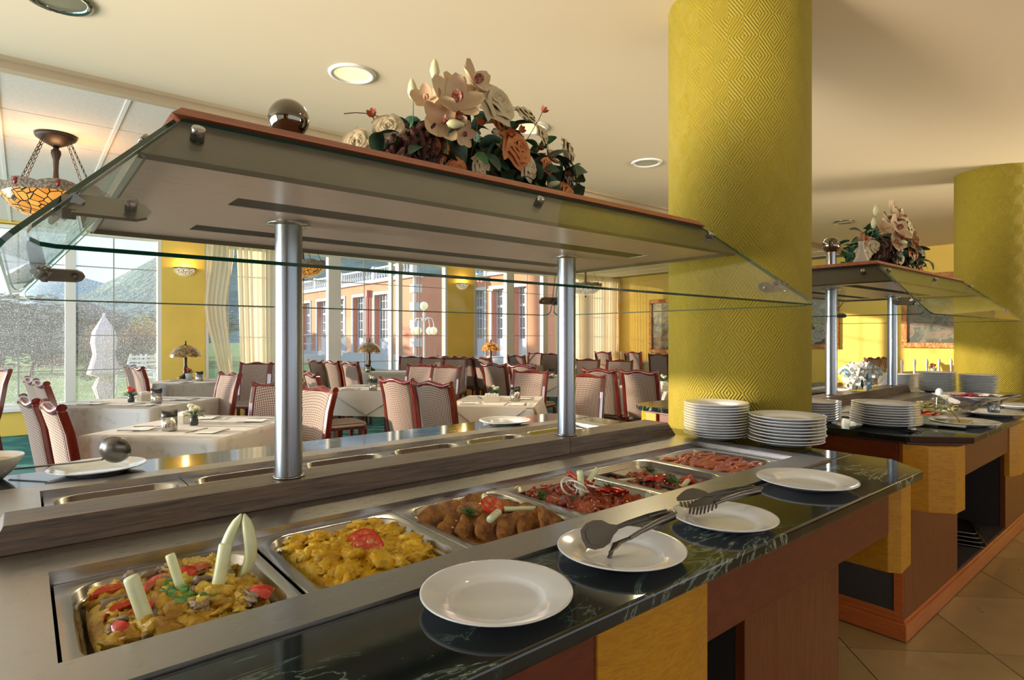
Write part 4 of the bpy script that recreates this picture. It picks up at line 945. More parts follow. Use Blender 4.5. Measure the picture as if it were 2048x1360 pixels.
_o, _l = orchid(.075); orch_me = _o.mesh('orchid', m_peto); lip_me = _l.mesh('lip', m_pink)
leaf_me = leaf(.10, .026).mesh('leaf', m_dgreen); leaf2_me = leaf(.07, .018).mesh('leaf', m_green); leaf3_me = leaf(.09, .02).mesh('leaf', M('grey_leaf', (.16, .16, .11), .6))
small_me = MB()
for k in range(6): small_me.join(petal(.010, .028, .5, .2, 3).xf(Matrix.Rotation(k*PI/3, 4, 'Z') @ Matrix.Rotation(.4, 4, 'X')))
small_me = small_me.mesh('lily', m_rust); 
bud_me = MB().lathe([(0, -.006), (.008, 0), (.011, .012), (.007, .028), (.003, .036), (0, .037)], 10).mesh('bud', m_bud)
def arrangement(lab, ox, oy, oz, items, body, sc_=1, mir=1):
    A = thing('flower_arrangement', lab, 'flowers', (ox, oy, oz)); A.scale = (sc_*mir, sc_, sc_)
    (bx0, bx1, hh) = body
    core = MB().ball((bx0*.45+bx1*.55, 0.02, .07), 1, 28, 0, ((bx1-bx0)/2*.80, .085, .165), .35, 3); core.v = [(x, y, max(z, .002)) for x, y, z in core.v]; core.build('moss_base', m_dgreen, A)
    for i in range(290):
        x = FR.uniform(bx0+.05, bx1); u_ = (x-(bx0*.4+bx1*.6))/((bx1-bx0)*.56); f = max(0, 1-u_*u_)**.6; y = FR.uniform(-.17, .08); z = .01+hh*.86*f*FR.random()**.6*math.sqrt(max(0, 1-(y/.2)**2))
        me = FR.choice((leaf_me, leaf_me, leaf_me, leaf3_me if i % 5 == 0 else leaf_me, leaf2_me)); o = bpy.data.objects.new('leaf', me); COL.objects.link(o); o.parent = A
        o.location = (x, y, z); o.rotation_euler = (FR.uniform(-1.2, 1.2), FR.uniform(-.9, .9), FR.uniform(0, 6.28)); o.scale = (FR.uniform(.6, 1.05),)*3
    for it in items:
        kind_, x, z, y, s_ = it[:5]; d = it[5] if len(it) > 5 else (x-.0, -1.0, .45)
        if kind_ in ('rose', 'orange_rose'):
            o = bpy.data.objects.new('rose', rose_me[0 if kind_ == 'rose' else 1]); 
        elif kind_ == 'orchid': o = bpy.data.objects.new('orchid', orch_me)
        elif kind_ == 'lily': o = bpy.data.objects.new('lily', small_me)
        elif kind_ == 'bud': o = bpy.data.objects.new('bud', bud_me)
        elif kind_ == 'leaf': o = bpy.data.objects.new('leaf', leaf_me)
        COL.objects.link(o); o.parent = A; o.location = (x, y, z); o.rotation_euler = aim(d, FR.uniform(0, 6) if kind_ != 'leaf' else 0); o.scale = (s_,)*3
        if kind_ == 'orchid':
            l = bpy.data.objects.new('lip', lip_me); COL.objects.link(l); l.parent = o; l.location = (0, 0, .012)
        if kind_ in ('lily', 'bud'):
            MB().tube([(x, y, z), (x*.97, y+.01, z-.03), (x*.88, y+.05, max(.02, z-.11))], .0016, 5).build('stem', m_twig if kind_ == 'lily' else m_green, A)
    for k in range(72):
        x = bx0+.12+FR.uniform(0, .17); z0 = hh*FR.uniform(.30, .66)*(.75+.25*(x-bx0-.12)/.17); yy0 = FR.uniform(-.14, -.04); sl = FR.uniform(.15, .55); ln = z0*FR.uniform(.75, 1.0)
        pts = [(x-sl*ln*(q/8)-.010*math.sin(q*.9+k), yy0-.035*math.sin(q/8*PI), max(.006, z0+.012*math.sin(q/8*PI)-ln*(q/8)**1.25)) for q in range(9)]
        MB().tube(pts, [.003, .006, .0075, .008, .008, .0075, .007, .0055, .002], 7).build('amaranth_strand', m_amar, A)
    for p0, p1, p2 in (((bx0+.2, -.03, .20), (bx0+.10, -.05, hh*.66), (bx0-.0, -.05, hh*.55)), ((bx1-.1, 0, .1), (bx1-.03, -.12, .08), (bx1+.01, -.14, .01)), ((0, -.13, .17), (.05, -.15, .13), (.10, -.15, .07))):
        MB().tube([Vector(p0).lerp(Vector(p1), t_/6).lerp(Vector(p1).lerp(Vector(p2), t_/6), t_/6) for t_ in range(7)], .0014, 5).build('twig', m_twig, A)
    return A
cxF = 1.12
items = [('rose', 1.161, 2.135, -.15, 1.15, (0, -1, .35)), ('orchid', 1.005, 2.10, -.15, 1.25, (-.2, -1, .5)), ('orchid', 1.10, 2.195, -.12, 1.05, (.2, -1, .6)), ('orchid', .955, 2.03, -.16, 1.0, (-.3, -1, .1)), ('rose', 1.346, 2.160, -.08, .85, (.3, -.7, .9)), ('bud', .996, 2.215, -.06, 1.5, (0, 0, 1)), ('bud', .907, 2.12, -.08, 1.5, (-.1, 0, 1)),
         ('lily', .776, 2.03, -.08, .9, (-.7, -.5, .6)), ('rose', .816, 1.993, -.10, .8, (-.6, -1, .3)), ('rose', .733, 1.940, -.08, .75, (-.8, -1, .1)), ('orange_rose', .935, 1.955, -.13, .9, (-.2, -1, .1)), ('orange_rose', 1.245, 2.01, -.15, 1.05, (.1, -1, .2)), ('rose', 1.311, 1.965, -.14, .7, (.2, -1, 0)), ('rose', 1.105, 1.935, -.15, .55, (0, -1, 0)),
         ('rose', 1.545, 2.075, -.08, .95, (.8, -.8, .3)), ('orange_rose', 1.505, 1.900, -.12, .9, (.3, -1, .1)), ('lily', 1.455, 2.215, -.06, .9, (.5, -.5, .8)), ('lily', 1.215, 2.055, -.16, .9, (0, -1, .2)), ('orange_rose', 1.22, 2.105, -.10, .8, (.3, -1, .3)), ('lily', 1.075, 2.055, -.18, .8, (0, -1, 0)), ('lily', 1.40, 2.06, -.1, .8, (.3, -1, .4)), ('rose', 1.53, 1.99, -.10, .8, (.8, -1, .1)), ('bud', 1.40, 1.92, -.15, 1.2, (.5, -1, .2)), ('lily', 1.50, 1.98, -.14, .6, (0, -1, 0)), ('bud', 1.315, 1.87, -.16, 1.2, (1, -1, .2)), ('orchid', 1.44, 2.03, -.11, .6, (.4, -1, .6)), ('orchid', 1.05, 2.17, -.10, .85, (-.1, -1, .9)), ('orchid', 1.17, 2.16, -.06, .8, (.4, -.6, 1)), ('orchid', .93, 2.10, -.12, .7, (-.8, -1, .6)), ('rose', 1.20, 2.04, -.13, .55, (.1, -1, .2)), ('orchid', 1.02, 2.01, -.17, .6, (.1, -1, -.2)), ('bud', .955, 2.02, -.20, 1.3, (1, -.4, 0)), ('rose', 1.39, 2.10, -.12, .6, (.4, -1, .4)), ('rose', .86, 1.93, -.13, .5, (-.2, -1, 0)), ('orange_rose', 1.02, 1.91, -.14, .6, (0, -1, 0)), ('lily', .99, 2.05, -.19, .8, (0, -1, 0)), ('orange_rose', 1.40, 1.99, -.14, .5, (.2, -1, .1)), ('lily', 1.27, 2.08, -.15, .8, (.1, -1, .3))]
items = [(k, x-cxF, z-1.832, y, *r_) for k, x, z, y, *r_ in items]
arrangement('large arrangement of ivory roses, orchids and orange roses on the near canopy', cxF, 1.64, 1.833, items, (-.42, .46, .36))
it2 = [(k, (x-.02), z*.95, y, *r_) for k, x, z, y, *r_ in items]
it2 += [('orchid', .12, .36, -.1, 1.0), ('orchid', .02, .40, -.08, 1.0), ('orchid', .22, .27, -.12, 1.0), ('orchid', .16, .20, -.15, 1.0), ('orchid', -.05, .30, -.12, 1.0)]
arrangement('withered cream and brown flower arrangement on the far canopy', 4.90, 1.66, 1.833, it2, (-.42, .46, .36), 1.22)

# ------------------------------------------------------------------ dining chairs
CH_BACK = [(.44, -.205), (.55, -.232), (.70, -.256), (.85, -.278), (.985, -.318)]
def cy_at(z):
    for (z0, y0), (z1, y1) in zip(CH_BACK, CH_BACK[1:]):
        if z <= z1: return y0+(y1-y0)*(z-z0)/(z1-z0)
    return CH_BACK[-1][1]
def make_chair():
    T = thing('dining_chair', 'chair', 'chair')
    prof = [(cy_at(z)-.012, z) for z, _ in CH_BACK]+[(cy_at(z)+.036, z) for z, _ in CH_BACK[::-1]]
    parts = []
    for s_ in (-1, 1):
        rear = [(-.262, 0), (-.222, 0), (-.172, .30), (cy_at(.44)+.036, .44), (cy_at(.44)-.012, .44), (-.215, .30)]
        mb = MB().prism(prof, s_*.205-.019, s_*.205+.019, ax='x')
        parts.append(mb.build('side_stile', m_mahog, T, bevel=.006))
        mb = MB().prism(rear, s_*.205-.017, s_*.205+.017, ax='x'); parts.append(mb.build('leg', m_mahog, T, bevel=.004))
        mb = MB().loft([[(s_*.20+dx*k, .20+dy*k, z) for dx, dy in ((-1, -1), (1, -1), (1, 1), (-1, 1))] for z, k in ((0, .014), (.40, .021))], sm=False, capstart=True); parts.append(mb.build('leg', m_mahog, T, bevel=.004))
    # top rail, camel shaped
    rows = []
    for i in range(15):
        u = -1+i/7; x = u*.222; zc = .992+.014*math.cos(u*PI*1.5)*(1-abs(u)*.3)-.004+(.014*(abs(u)-.75)*4 if abs(u) > .75 else 0); yc = cy_at(.985)+.010-.030*(1-u*u)
        rows.append([(x, yc+.026*math.cos(a), zc+.022*math.sin(a)) for a in [2*PI*k/10 for k in range(11)]])
    mb = MB().grid(rows); mb.add(rows[0][:10], [tuple(range(10))]); mb.add(rows[-1][:10], [tuple(range(10))[::-1]]); parts.append(mb.build('top_rail', m_mahog, T))
    # upholstered back: convex outside
    for sgn, nm in ((-1, 'backrest'),):
        outer = []; inner = []
        for i in range(9):
            z = .47+(.98-.47)*i/8; w = .188
            outer.append([(u*w, cy_at(z)-.004-.040*(1-u*u), z) for u in [-1+k/5 for k in range(11)]])
            inner.append([(u*w, cy_at(z)+.030-.022*(1-u*u), z) for u in [1-k/5 for k in range(11)]])
        L = [o+n for o, n in zip(outer, inner)]
        parts.append(MB().loft(L, cap=True, capstart=True).build(nm, m_fabric, T))
    parts.append(MB().loft([rrect(.215, .215, .05, .405, cy=.01), rrect(.22, .22, .05, .43, cy=.01)], capstart=True, sm=False).build('seat_frame', m_mahog, T))
    parts.append(MB().loft([rrect(.215, .215, .06, .43, cy=.012), rrect(.222, .222, .06, .45, cy=.012), rrect(.21, .21, .06, .472, cy=.012), rrect(.15, .15, .06, .482, cy=.012)]).build('seat', m_fabric, T))
    return reg(T, parts)
# top-rail centre (x, y), facing angle (degrees) and label of each chair
CH = [(-.19, 9.05, 200, 'striped chair at the very left edge of the picture, its back leaning right'),
 (.053, 6.91, 8, 'chair in the far pair left of the second table, the further one'), (.115, 6.41, 8, 'chair in the far pair left of the second table, the nearer one'),
 (.027, 4.76, 8, 'checked chair at the nearest left table, the further of two, glinting rail'), (.128, 4.27, 8, 'checked chair with red side at the nearest left table, nearest to the camera'),
 (1.08, 9.28, 8, 'small chair left of the window table with the lamp, the further one'), (1.10, 8.70, 8, 'small chair left of the window table with the lamp, the nearer one'),
 (1.655, 6.573, 190, 'narrow-looking chair seen edge-on between the left tables, facing left'), (2.60, 8.95, 232, 'chair in front of the cream curtain, left of the pair'), (2.93, 8.65, 232, 'chair in front of the cream curtain, right of the pair'),
 (1.62, 4.95, 225, 'pink-lit chair facing the camera just left of the first pole'), (1.70, 4.32, 192, 'chair seen edge-on immediately right of the first pole'),
 (2.329, 6.118, -4, 'chair with its seat showing, right of the first pole'), (2.40, 6.90, 0, 'chair whose dark rail shows above the one with the visible seat'),
 (3.596, 9.25, 8, 'chair at the left of the lamp table, leftmost of three backs'), (3.65, 8.78, 8, 'chair at the left of the lamp table, middle of three backs'), (3.74, 8.30, 8, 'chair at the left of the lamp table, rightmost of three backs'),
 (2.606, 4.79, 12, 'large checked chair back before the middle table, left one of the pair'), (2.662, 4.27, 14, 'large checked chair back before the middle table, right one of the pair'),
 (5.62, 9.75, 225, 'pink-lit chair facing the camera by the lamp table, leftmost of three'), (5.72, 9.15, 222, 'pink-lit chair facing the camera by the lamp table, middle of three'), (5.85, 8.60, 222, 'pink-lit chair facing the camera by the lamp table, rightmost of three'),
 (4.12, 6.86, 205, 'dark chair facing the camera at the right end of the middle table, left one'), (4.20, 6.38, 205, 'dark chair facing the camera at the right end of the middle table, right one'),
 (6.19, 9.43, 10, 'chair back in front of the second yellow pier, leftmost'), (6.30, 8.98, 10, 'chair back in front of the second yellow pier, middle'), (6.37, 8.52, 10, 'chair back right of the second yellow pier, third'),
 (5.076, 6.52, 12, 'chair back behind the flower holder of the right table'), (5.20, 6.05, 14, 'chair back partly hidden behind the chair that faces left'), (4.339, 4.90, 198, 'large chair facing left with bright orange side, behind the right table'),
 (7.62, 9.05, 10, 'small chair by the far right window, leftmost'), (9.05, 10.0, 200, 'small chair facing the camera by the far right window, middle'), (8.95, 9.45, 200, 'small chair facing the camera by the far right window, right'),
 (4.321, 4.06, 200, 'chair with red side immediately right of the second pole, facing left'), (5.219, 4.67, 14, 'large striped chair back right of the second pole, left of the white cloth corner'), (5.306, 4.16, 14, 'large striped chair back right of the white cloth corner'),
 (7.35, 6.15, 205, 'chair facing the camera behind the striped pair, right one'), (7.25, 6.75, 205, 'chair facing the camera behind the striped pair, left one beside the second pole'),
 (10.95, 9.70, 12, 'far chair at the white-clothed corner table, left one'), (11.35, 9.10, 12, 'far chair at the white-clothed corner table, right one'), (10.565, 7.77, 20, 'brown chair back next to the thick yellow column'),
 (11.55, 3.95, 262, 'far chair before the end wall, left of the small pair'), (12.05, 3.9, 262, 'far chair before the end wall, right of the small pair')]
ch0 = make_chair()
def place_chair(o, x, y, deg):
    a = math.radians(deg)-PI/2; dx, dy = rot(a, 0, -.31)
    o.location = (x-dx, y-dy, .004); o.rotation_euler = (0, 0, a)
for i, (x, y, deg, lb) in enumerate(CH):
    o = ch0 if i == 0 else dup(ch0)
    o['label'] = lb; o['group'] = 'striped mahogany dining chairs'; place_chair(o, x, y, deg)

# ------------------------------------------------------------------ tables, cloths and what stands on them
def cloth_mb(lx, ly, drop, seed, flare=.05, z=.755):
    hx, hy = lx/2+.012, ly/2+.012; mb = MB(); per = []
    nx, ny = 16, 14
    pts = [(-hx+2*hx*i/nx, -hy) for i in range(nx)]+[(hx, -hy+2*hy*i/ny) for i in range(ny)]+[(hx-2*hx*i/nx, hy) for i in range(nx)]+[(-hx, hy-2*hy*i/ny) for i in range(ny)]
    N = len(pts); L = []
    L.append([(x*.97, y*.97, z) for x, y in pts]); L.append([(x, y, z-.003) for x, y in pts])
    for q in (.12, .35, .65, 1.0):
        row = []
        for i, (x, y) in enumerate(pts):
            cx_, cy_ = abs(x)/hx, abs(y)/hy; corner = max(0, min(cx_, cy_)-.86)/.14
            w = (.012*math.sin(i*1.35+seed)+.010*math.sin(i*.6+seed*2))*q+flare*q*corner*1.3+.012*q
            nx_, ny_ = (math.copysign(1, x) if cx_ > .999 else 0), (math.copysign(1, y) if cy_ > .999 else 0)
            row.append((x+nx_*w, y+ny_*w, z-.003-drop*q*(1+.25*corner)))
        L.append(row)
    mb.loft(L, cap=False, capstart=False); mb.add(L[0], [tuple(range(N))]); return mb
def table(x, y, deg, lx, ly, lab, clab, drop=.30, cloth=m_cloth, over=None, seed=1):
    a = math.radians(deg)
    T = thing('dining_table', lab, 'table', (x, y, .004), a, 'restaurant tables')
    MB().box(-lx/2, -ly/2, .715, lx/2, ly/2, .744).build('table_top', m_panelwood, T, bevel=.004)
    for sx in (-1, 1):
        for sy in (-1, 1): MB().box(sx*(lx/2-.09)-.03, sy*(ly/2-.09)-.03, 0, sx*(lx/2-.09)+.03, sy*(ly/2-.09)+.03, .715).build('leg', m_mahog, T, bevel=.003)
    c = cloth_mb(lx, ly, drop, seed).build('tablecloth', cloth); c.location = (x, y, 0); c.rotation_euler = (0, 0, a); tag(c, clab, 'tablecloth', 'white tablecloths')
    if over:
        hx, hy = lx/2+.016, ly/2+.016; z = .7585; mb = MB(); q = .90
        mb.prism([(-hx, -hy), (hx, -hy), (hx, hy), (-hx, hy)], z-.001, z)
        for sx, sy, L_, hh in ((0, -1, lx, hy), (1, 0, ly, hx), (0, 1, lx, hy), (-1, 0, ly, hx)):
            t_ = Vector((-sy, sx, 0)); n = Vector((sx, sy, 0)); h = L_/2*q; rows = []
            for i in range(7):
                v = i/6; ww_ = h*(1-v); rows.append([n*(hh+.012+.016*math.sin(v*2.5)+.006*math.sin(s_*7))+t_*ww_*s_+Vector((0, 0, z-.27*v)) for s_ in (-1, -.5, 0, .5, 1)])
            mb.grid(rows)
        o = mb.build('overcloth', m_cloth2); o.location = (x, y, 0); o.rotation_euler = (0, 0, a); tag(o, over, 'tablecloth', 'square overcloths')
    return a
ZT_ = .7605
def jar(x, y, lab, z=ZT_):
    T = thing('table_bin', lab, 'jar', (x, y, z))
    MB().lathe([(0, 0), (.046, 0), (.048, .004), (.048, .095), (0, .095)], 28).build('body', m_pan, T)
    n = 28; L = [[(.0485*math.cos(2*PI*i/n), .0485*math.sin(2*PI*i/n), .095) for i in range(n)], [(.0485*math.cos(2*PI*i/n), .0485*math.sin(2*PI*i/n), .133-.012*math.sin(2*PI*i/n)*0+.006*math.cos(2*2*PI*i/n)) for i in range(n)], [(.036*math.cos(2*PI*i/n), .036*math.sin(2*PI*i/n), .128) for i in range(n)]]
    MB().loft(L).build('lid', m_black, T)
    return T
def sachets(x, y, rz, lab, z=ZT_):
    T = thing('sachet_holder', lab, 'holder', (x, y, z), rz)
    MB().box(-.075, -.03, 0, .075, .03, .006).box(-.075, -.03, .006, -.071, .03, .055).box(.071, -.03, .006, .075, .03, .055).box(-.071, -.03, .006, .071, -.026, .055).box(-.071, .026, .006, .071, .03, .055).build('holder', m_cream, T, bevel=.002)
    for k in range(5): MB().box(-.066+.027*k, -.022, .008, -.044+.027*k, .022, .080+.004*(k % 2)).build('sachet', m_napkin, T)
    return T
m_flpink = M('pink_flower', (.72, .10, .10), .6); m_flwhite = M('cream_flower', (.78, .74, .55), .6); m_vase = M('dark_glass_vase', (.02, .035, .03), .08, coat=.6)
def posy(x, y, kindv, lab, z=ZT_, s_=1, col=None):
    T = thing('flower_vase', lab, 'vase', (x, y, z))
    if kindv == 'glass': MB().lathe([(0, 0), (.026, 0), (.030, .015), (.026, .045), (.020, .06), (.026, .075), (.022, .075), (.016, .058), (0, .05)], 20).build('vase', m_vase, T)
    else: MB().lathe([(0, 0), (.040, 0), (.052, .09), (.054, .095), (.048, .095), (.044, .085), (0, .085)], 24).build('vase', m_white, T)
    zb = .06 if kindv == 'glass' else .085
    rr = random.Random(int(x*100)); mb = MB(); fm = MB()
    for i in range(16):
        a = rr.uniform(0, 6.28); e_ = rr.uniform(.3, 1.2); p = Vector((math.cos(a)*math.cos(e_), math.sin(a)*math.cos(e_), math.sin(e_)))*rr.uniform(.04, .08)*s_
        mb.join(leaf(.05, .012), Matrix.Translation(p*.4+Vector((0, 0, zb))) @ p.to_track_quat('Y', 'Z').to_matrix().to_4x4()); mb.tube([(0, 0, zb-.02), p+Vector((0, 0, zb))], .0011, 4)
    mb.build('foliage', m_green, T)
    for i in range(5):
        a = i*1.3; p = Vector((.022*math.cos(a), .022*math.sin(a), zb+.055+.012*(i % 3)))*1
        q = MB(); q.ball((0, 0, 0), .017*s_, 10, 0, (1, 1, .75), .5, i); q.build('blossom', col or m_flpink, T).location = p
    return T
def setting(x, y, rz, lab):
    cs, sn = math.cos(rz), math.sin(rz)
    def at(u, v): return (x+u*cs-v*sn, y+u*sn+v*cs, ZT_+.003)
    o = dup(fork0) if fork0['used'] else fork0; fork0['used'] = 1; o.location = at(-.09, 0); o.rotation_euler = (0, 0, rz+.05); o['label'] = 'steel fork '+lab
    o = dup(knife0) if knife0['used'] else knife0; knife0['used'] = 1; o.location = at(.09, 0); o.rotation_euler = (0, 0, rz-.04); o['label'] = 'steel knife '+lab
    n = dup(nap0) if nap0['used'] else nap0; nap0['used'] = 1; n.location = (x, y, ZT_); n.rotation_euler = (0, 0, rz+.1); n['label'] = 'flat napkin '+lab
m_cutl = M('cutlery_steel', (.16, .15, .15), .3, 1)
m_tong_, m_tong = m_tong, m_cutl
fork0 = cutl('fork', (0, 0, 0), 0, .19, name='table_fork', group='table forks'); knife0 = cutl('knife', (0, 0, 0), 0, .21, 'knife', name='table_knife', group='table knives')
m_tong = m_tong_; fork0['category'] = 'fork'; knife0['category'] = 'knife'
nap0 = MB().prism([(-.07, -.07), (.07, -.07), (.07, .07), (-.07, .07)], 0, .002).build('napkin', m_napkin); tag(nap0, 'napkin', 'napkin', 'flat folded napkins')
for o in (fork0, knife0, nap0): o['used'] = 0
TB = [(.99, 4.72, 42, 1.02, .95, 'nearest left table', None), (.89, 6.76, 42, 1.0, 1.0, 'second left table behind it', None), (1.95, 9.42, 15, 1.2, .88, 'left window table with the lamp', None),
 (3.396, 6.62, 42, .9, 1.0, 'middle table behind two chairs', 'overcloth with hanging triangle on the middle table'), (5.22, 9.72, 40, .85, 1.2, 'window table with the lamp in the middle', None),
 (3.604, 4.555, 42, .96, .77, 'right table before the second pole', 'overcloth of the right table before the second pole'), (6.4, 6.96, 42, .8, 1.1, 'table behind the left-facing chair', 'overcloth of the table behind the left-facing chair'),
 (8.2, 9.95, 0, 1.1, .9, 'far right window table with the lamp', None), (12.1, 9.55, 0, .9, 1.15, 'far corner table', None), (6.20, 4.35, 0, 1.0, 1.2, 'table behind the striped chair pair', 'overcloth whose corner hangs between the striped chair pair'), (11.9, 3.2, 0, 1.5, .9, 'table before the end wall with standing napkins', None)]
for i, (x, y, deg, lx, ly, nm, ov) in enumerate(TB):
    table(x, y, deg, lx, ly, 'rectangular restaurant table, the '+nm, 'white cloth hanging over the '+nm, .28 if i != 2 else .33, m_cloth if i < 3 else m_cloth2, ov, i)
jar(.763, 4.56, 'steel table bin with black lid on the nearest left table'); posy(.941, 4.70, 'glass', 'small glass vase with cream flowers on the nearest left table', col=m_flwhite, s_=1.3); sachets(.93, 4.90, .75, 'white sachet holder on the nearest left table')
jar(.986, 6.545, 'steel table bin with black lid on the second left table'); posy(.80, 6.72, 'glass', 'small glass vase with pink carnations on the second left table'); sachets(.93, 6.86, .75, 'white sachet holder on the second left table')
jar(1.931, 9.30, 'steel table bin on the left window table'); posy(1.86, 9.62, 'pot', 'white pot of pink flowers beside the lamp on the left window table')
jar(3.17, 6.38, 'steel table bin with black lid on the middle table behind the chair pair'); posy(3.36, 6.80, 'glass', 'single bud vase on the middle table', col=m_flwhite, s_=.8)
posy(4.62, 9.95, 'pot', 'white pot of pink flowers on the middle window table'); jar(4.72, 9.70, 'steel table bin beside the pink flowers on the middle window table')
sachets(3.50, 4.52, -.8, 'cream sachet holder on the right table before the second pole'); posy(3.62, 4.62, 'glass', 'small vase of withered flowers behind the sachets on the right table', col=m_flwhite, s_=1.0); jar(3.73, 4.44, 'steel table bin with black lid on the right table before the second pole')
posy(6.05, 6.72, 'glass', 'vase of cream and orange flowers behind the chair that faces left', col=m_peto, s_=1.4); jar(6.22, 6.55, 'steel table bin behind the chair that faces left'); jar(5.95, 7.05, 'dark table bin between the far chair backs')
posy(5.95, 4.30, 'pot', 'white pot with cream flowers beside the thick yellow column', col=m_flwhite); sachets(5.85, 4.15, 1.57, 'white napkin holder beside the thick yellow column'); jar(5.95, 4.62, 'steel table bin behind the striped chair pair')
posy(11.8, 3.1, 'pot', 'pot of pink flowers among the standing napkins', s_=1.4)
k_ = 0
for (x, y, deg, lx, ly, nm, ov) in [TB[i] for i in (0, 1, 3, 5, 2)]:
    a = math.radians(deg)
    for j, (u, v, r_, w) in enumerate(((-.28*lx, -.28*ly, PI/2, 'front left place'), (.22*lx, -.30*ly, 0, 'front right place'), (-.25*lx, .28*ly, PI, 'back left place'), (.3*lx, .2*ly, -PI/2, 'back right place'))):
        dx, dy = rot(a, u, v); setting(x+dx, y+dy, a+r_+.1*j, 'at the %s of the %s' % (w, nm))
# standing napkins on the far table
for i, x in enumerate((11.35, 11.6, 11.85, 12.1, 12.35)):
    mb = MB().lathe([(.035, 0), (.030, .10), (.045, .20), (.02, .245), (0, .25)][::-1], 9, sy=.5); 
    o = mb.build('standing_napkin', m_napkin); o.location = (x, 3.42-.11*i, .762); tag(o, 'pale folded napkin standing on the table before the end wall', 'napkin', 'standing napkins before the end wall')
for i, (x, y) in enumerate(((11.95, 9.3), (11.95, 9.6), (11.9, 9.9), (12.2, 9.2))):
    o = MB().lathe([(.035, 0), (.030, .10), (.045, .20), (.02, .245), (0, .25)][::-1], 9, sy=.5).build('standing_napkin', m_napkin); o.location = (x, y, .762); tag(o, 'pale folded napkin standing on the far corner table', 'napkin', 'standing napkins on the corner table')

# ------------------------------------------------------------------ stained glass lamps
def stained(name, c, e, strength, sc__=26):
    m = M(name, c, .25, coat=.4); t = m.node_tree; b = t.nodes['Principled BSDF']
    co = t.nodes.new('ShaderNodeTexCoord'); v = t.nodes.new('ShaderNodeTexVoronoi'); v.feature = 'DISTANCE_TO_EDGE'; v.inputs['Scale'].default_value = sc__
    v2 = t.nodes.new('ShaderNodeTexVoronoi'); v2.inputs['Scale'].default_value = sc__
    t.links.new(co.outputs['Object'], v.inputs[0]); t.links.new(co.outputs['Object'], v2.inputs[0])
    g = math_(t, 'GREATER_THAN', v.outputs['Distance'], .055)
    r = t.nodes.new('ShaderNodeValToRGB'); r.color_ramp.elements[0].color = (*c, 1); r.color_ramp.elements[1].color = (*e, 1); t.links.new(v2.outputs['Color'], r.inputs[0])
    x = t.nodes.new('ShaderNodeMix'); x.data_type = 'RGBA'; t.links.new(g, x.inputs[0]); x.inputs[6].default_value = (.012, .008, .005, 1); t.links.new(r.outputs[0], x.inputs[7])
    t.links.new(x.outputs[2], b.inputs['Base Color']); t.links.new(x.outputs[2], b.inputs['Emission Color']); b.inputs['Emission Strength'].default_value = strength
    return m
m_st1 = stained('orange_stained_glass', (.62, .17, .012), (.78, .36, .07), .42, 17)
m_st2 = stained('dark_stained_glass', (.05, .06, .05), (.42, .22, .05), .25, 40); m_st3 = stained('pale_stained_glass', (.5, .35, .2), (.85, .75, .55), .5, 34)
m_wing = M('grey_wing_glass', (.30, .25, .18), .3, noise_=(60, (.12, .09, .06), .45, .55)); m_ruby = M('ruby_glass', (.25, .005, .02), .15, coat=.5)
def pendant(x, y, lab, band):
    T = thing('pendant_lamp', lab, 'pendant lamp', (x, y, ZT))
    MB().lathe([(.0, 0), (.135, -.0), (.14, -.012), (.13, -.03), (.08, -.065), (.035, -.09), (0, -.09)][::-1], 36).build('ceiling_rose', m_brass, T)
    MB().lathe([(0, -.09), (.022, -.09), (.018, -.11), (.032, -.125), (.034, -.15), (.020, -.20), (.016, -.28), (.020, -.36), (.030, -.385), (.026, -.41), (.012, -.42), (0, -.42)][::-1], 20).build('stem', m_brass, T)
    n = 48; prof = [(.335, -.435), (.345, -.50), (.30, -.58), (.22, -.64), (.12, -.675), (.03, -.69), (.0, -.70)]
    L = []
    for k, (r_, z) in enumerate(prof[:-1]):
        L.append([(r_*(1+.03*math.cos(8*2*PI*i/n)*(k < 2))*math.cos(2*PI*i/n), r_*(1+.03*math.cos(8*2*PI*i/n)*(k < 2))*math.sin(2*PI*i/n), z+(.022*abs(math.cos(4*2*PI*i/n)) if k == 0 else 0)) for i in range(n)])
    MB().loft(L[1:], m=0).build('glass_bowl', m_st1 if band else m_st3, T)
    MB().loft(L[:2][::-1], cap=False).build('rim_band', m_wing, T)
    MB().lathe([(0, -.695), (.02, -.70), (.012, -.73), (0, -.74)][::-1], 12).build('finial', m_brass, T)
    for k in range(4):
        a = PI/4+k*PI/2; p0 = Vector((.11*math.cos(a), .11*math.sin(a), -.035)); p1 = Vector((.31*math.cos(a), .31*math.sin(a), -.44)); N = 11; ch = MB()
        d = (p1-p0)/N
        for i in range(N):
            c_ = p0+d*(i+.5); u = d.normalized(); s_ = Vector((-math.sin(a), math.cos(a), 0)) if i % 2 else Vector((math.cos(a), math.sin(a), 0)).cross(Vector((-math.sin(a), math.cos(a), 0))).cross(u).normalized()
            ch.tube([c_+u*.025*math.cos(q)+s_*.009*math.sin(q) for q in [2*PI*w/10 for w in range(10)]], .0028, 5, closed=True)
        ch.build('chain', m_brass, T)
        for j in (0, 1):
            aa = a+j*PI/4
            MB().ball((.35*math.cos(aa), .35*math.sin(aa), -.45), .014, 8, 0, (1, 1, 2.2)).build('dragonfly_head', m_ruby, T)
    return T
pendant(.20, 5.93, 'orange stained glass pendant lamp hanging on chains at the left edge', True)
pendant(3.38, 9.22, 'stained glass pendant lamp just right of the first pole', True)
pendant(9.7, 9.1, 'pale stained glass pendant lamp right of the second pole', False)
lamp('POINT', 'pendant_bulb', (.20, 5.93, 2.62), 10, (1, .7, .35), shadow_soft_size=.08); lamp('POINT', 'pendant_bulb', (9.7, 9.1, 2.62), 8, (1, .75, .4), shadow_soft_size=.08)
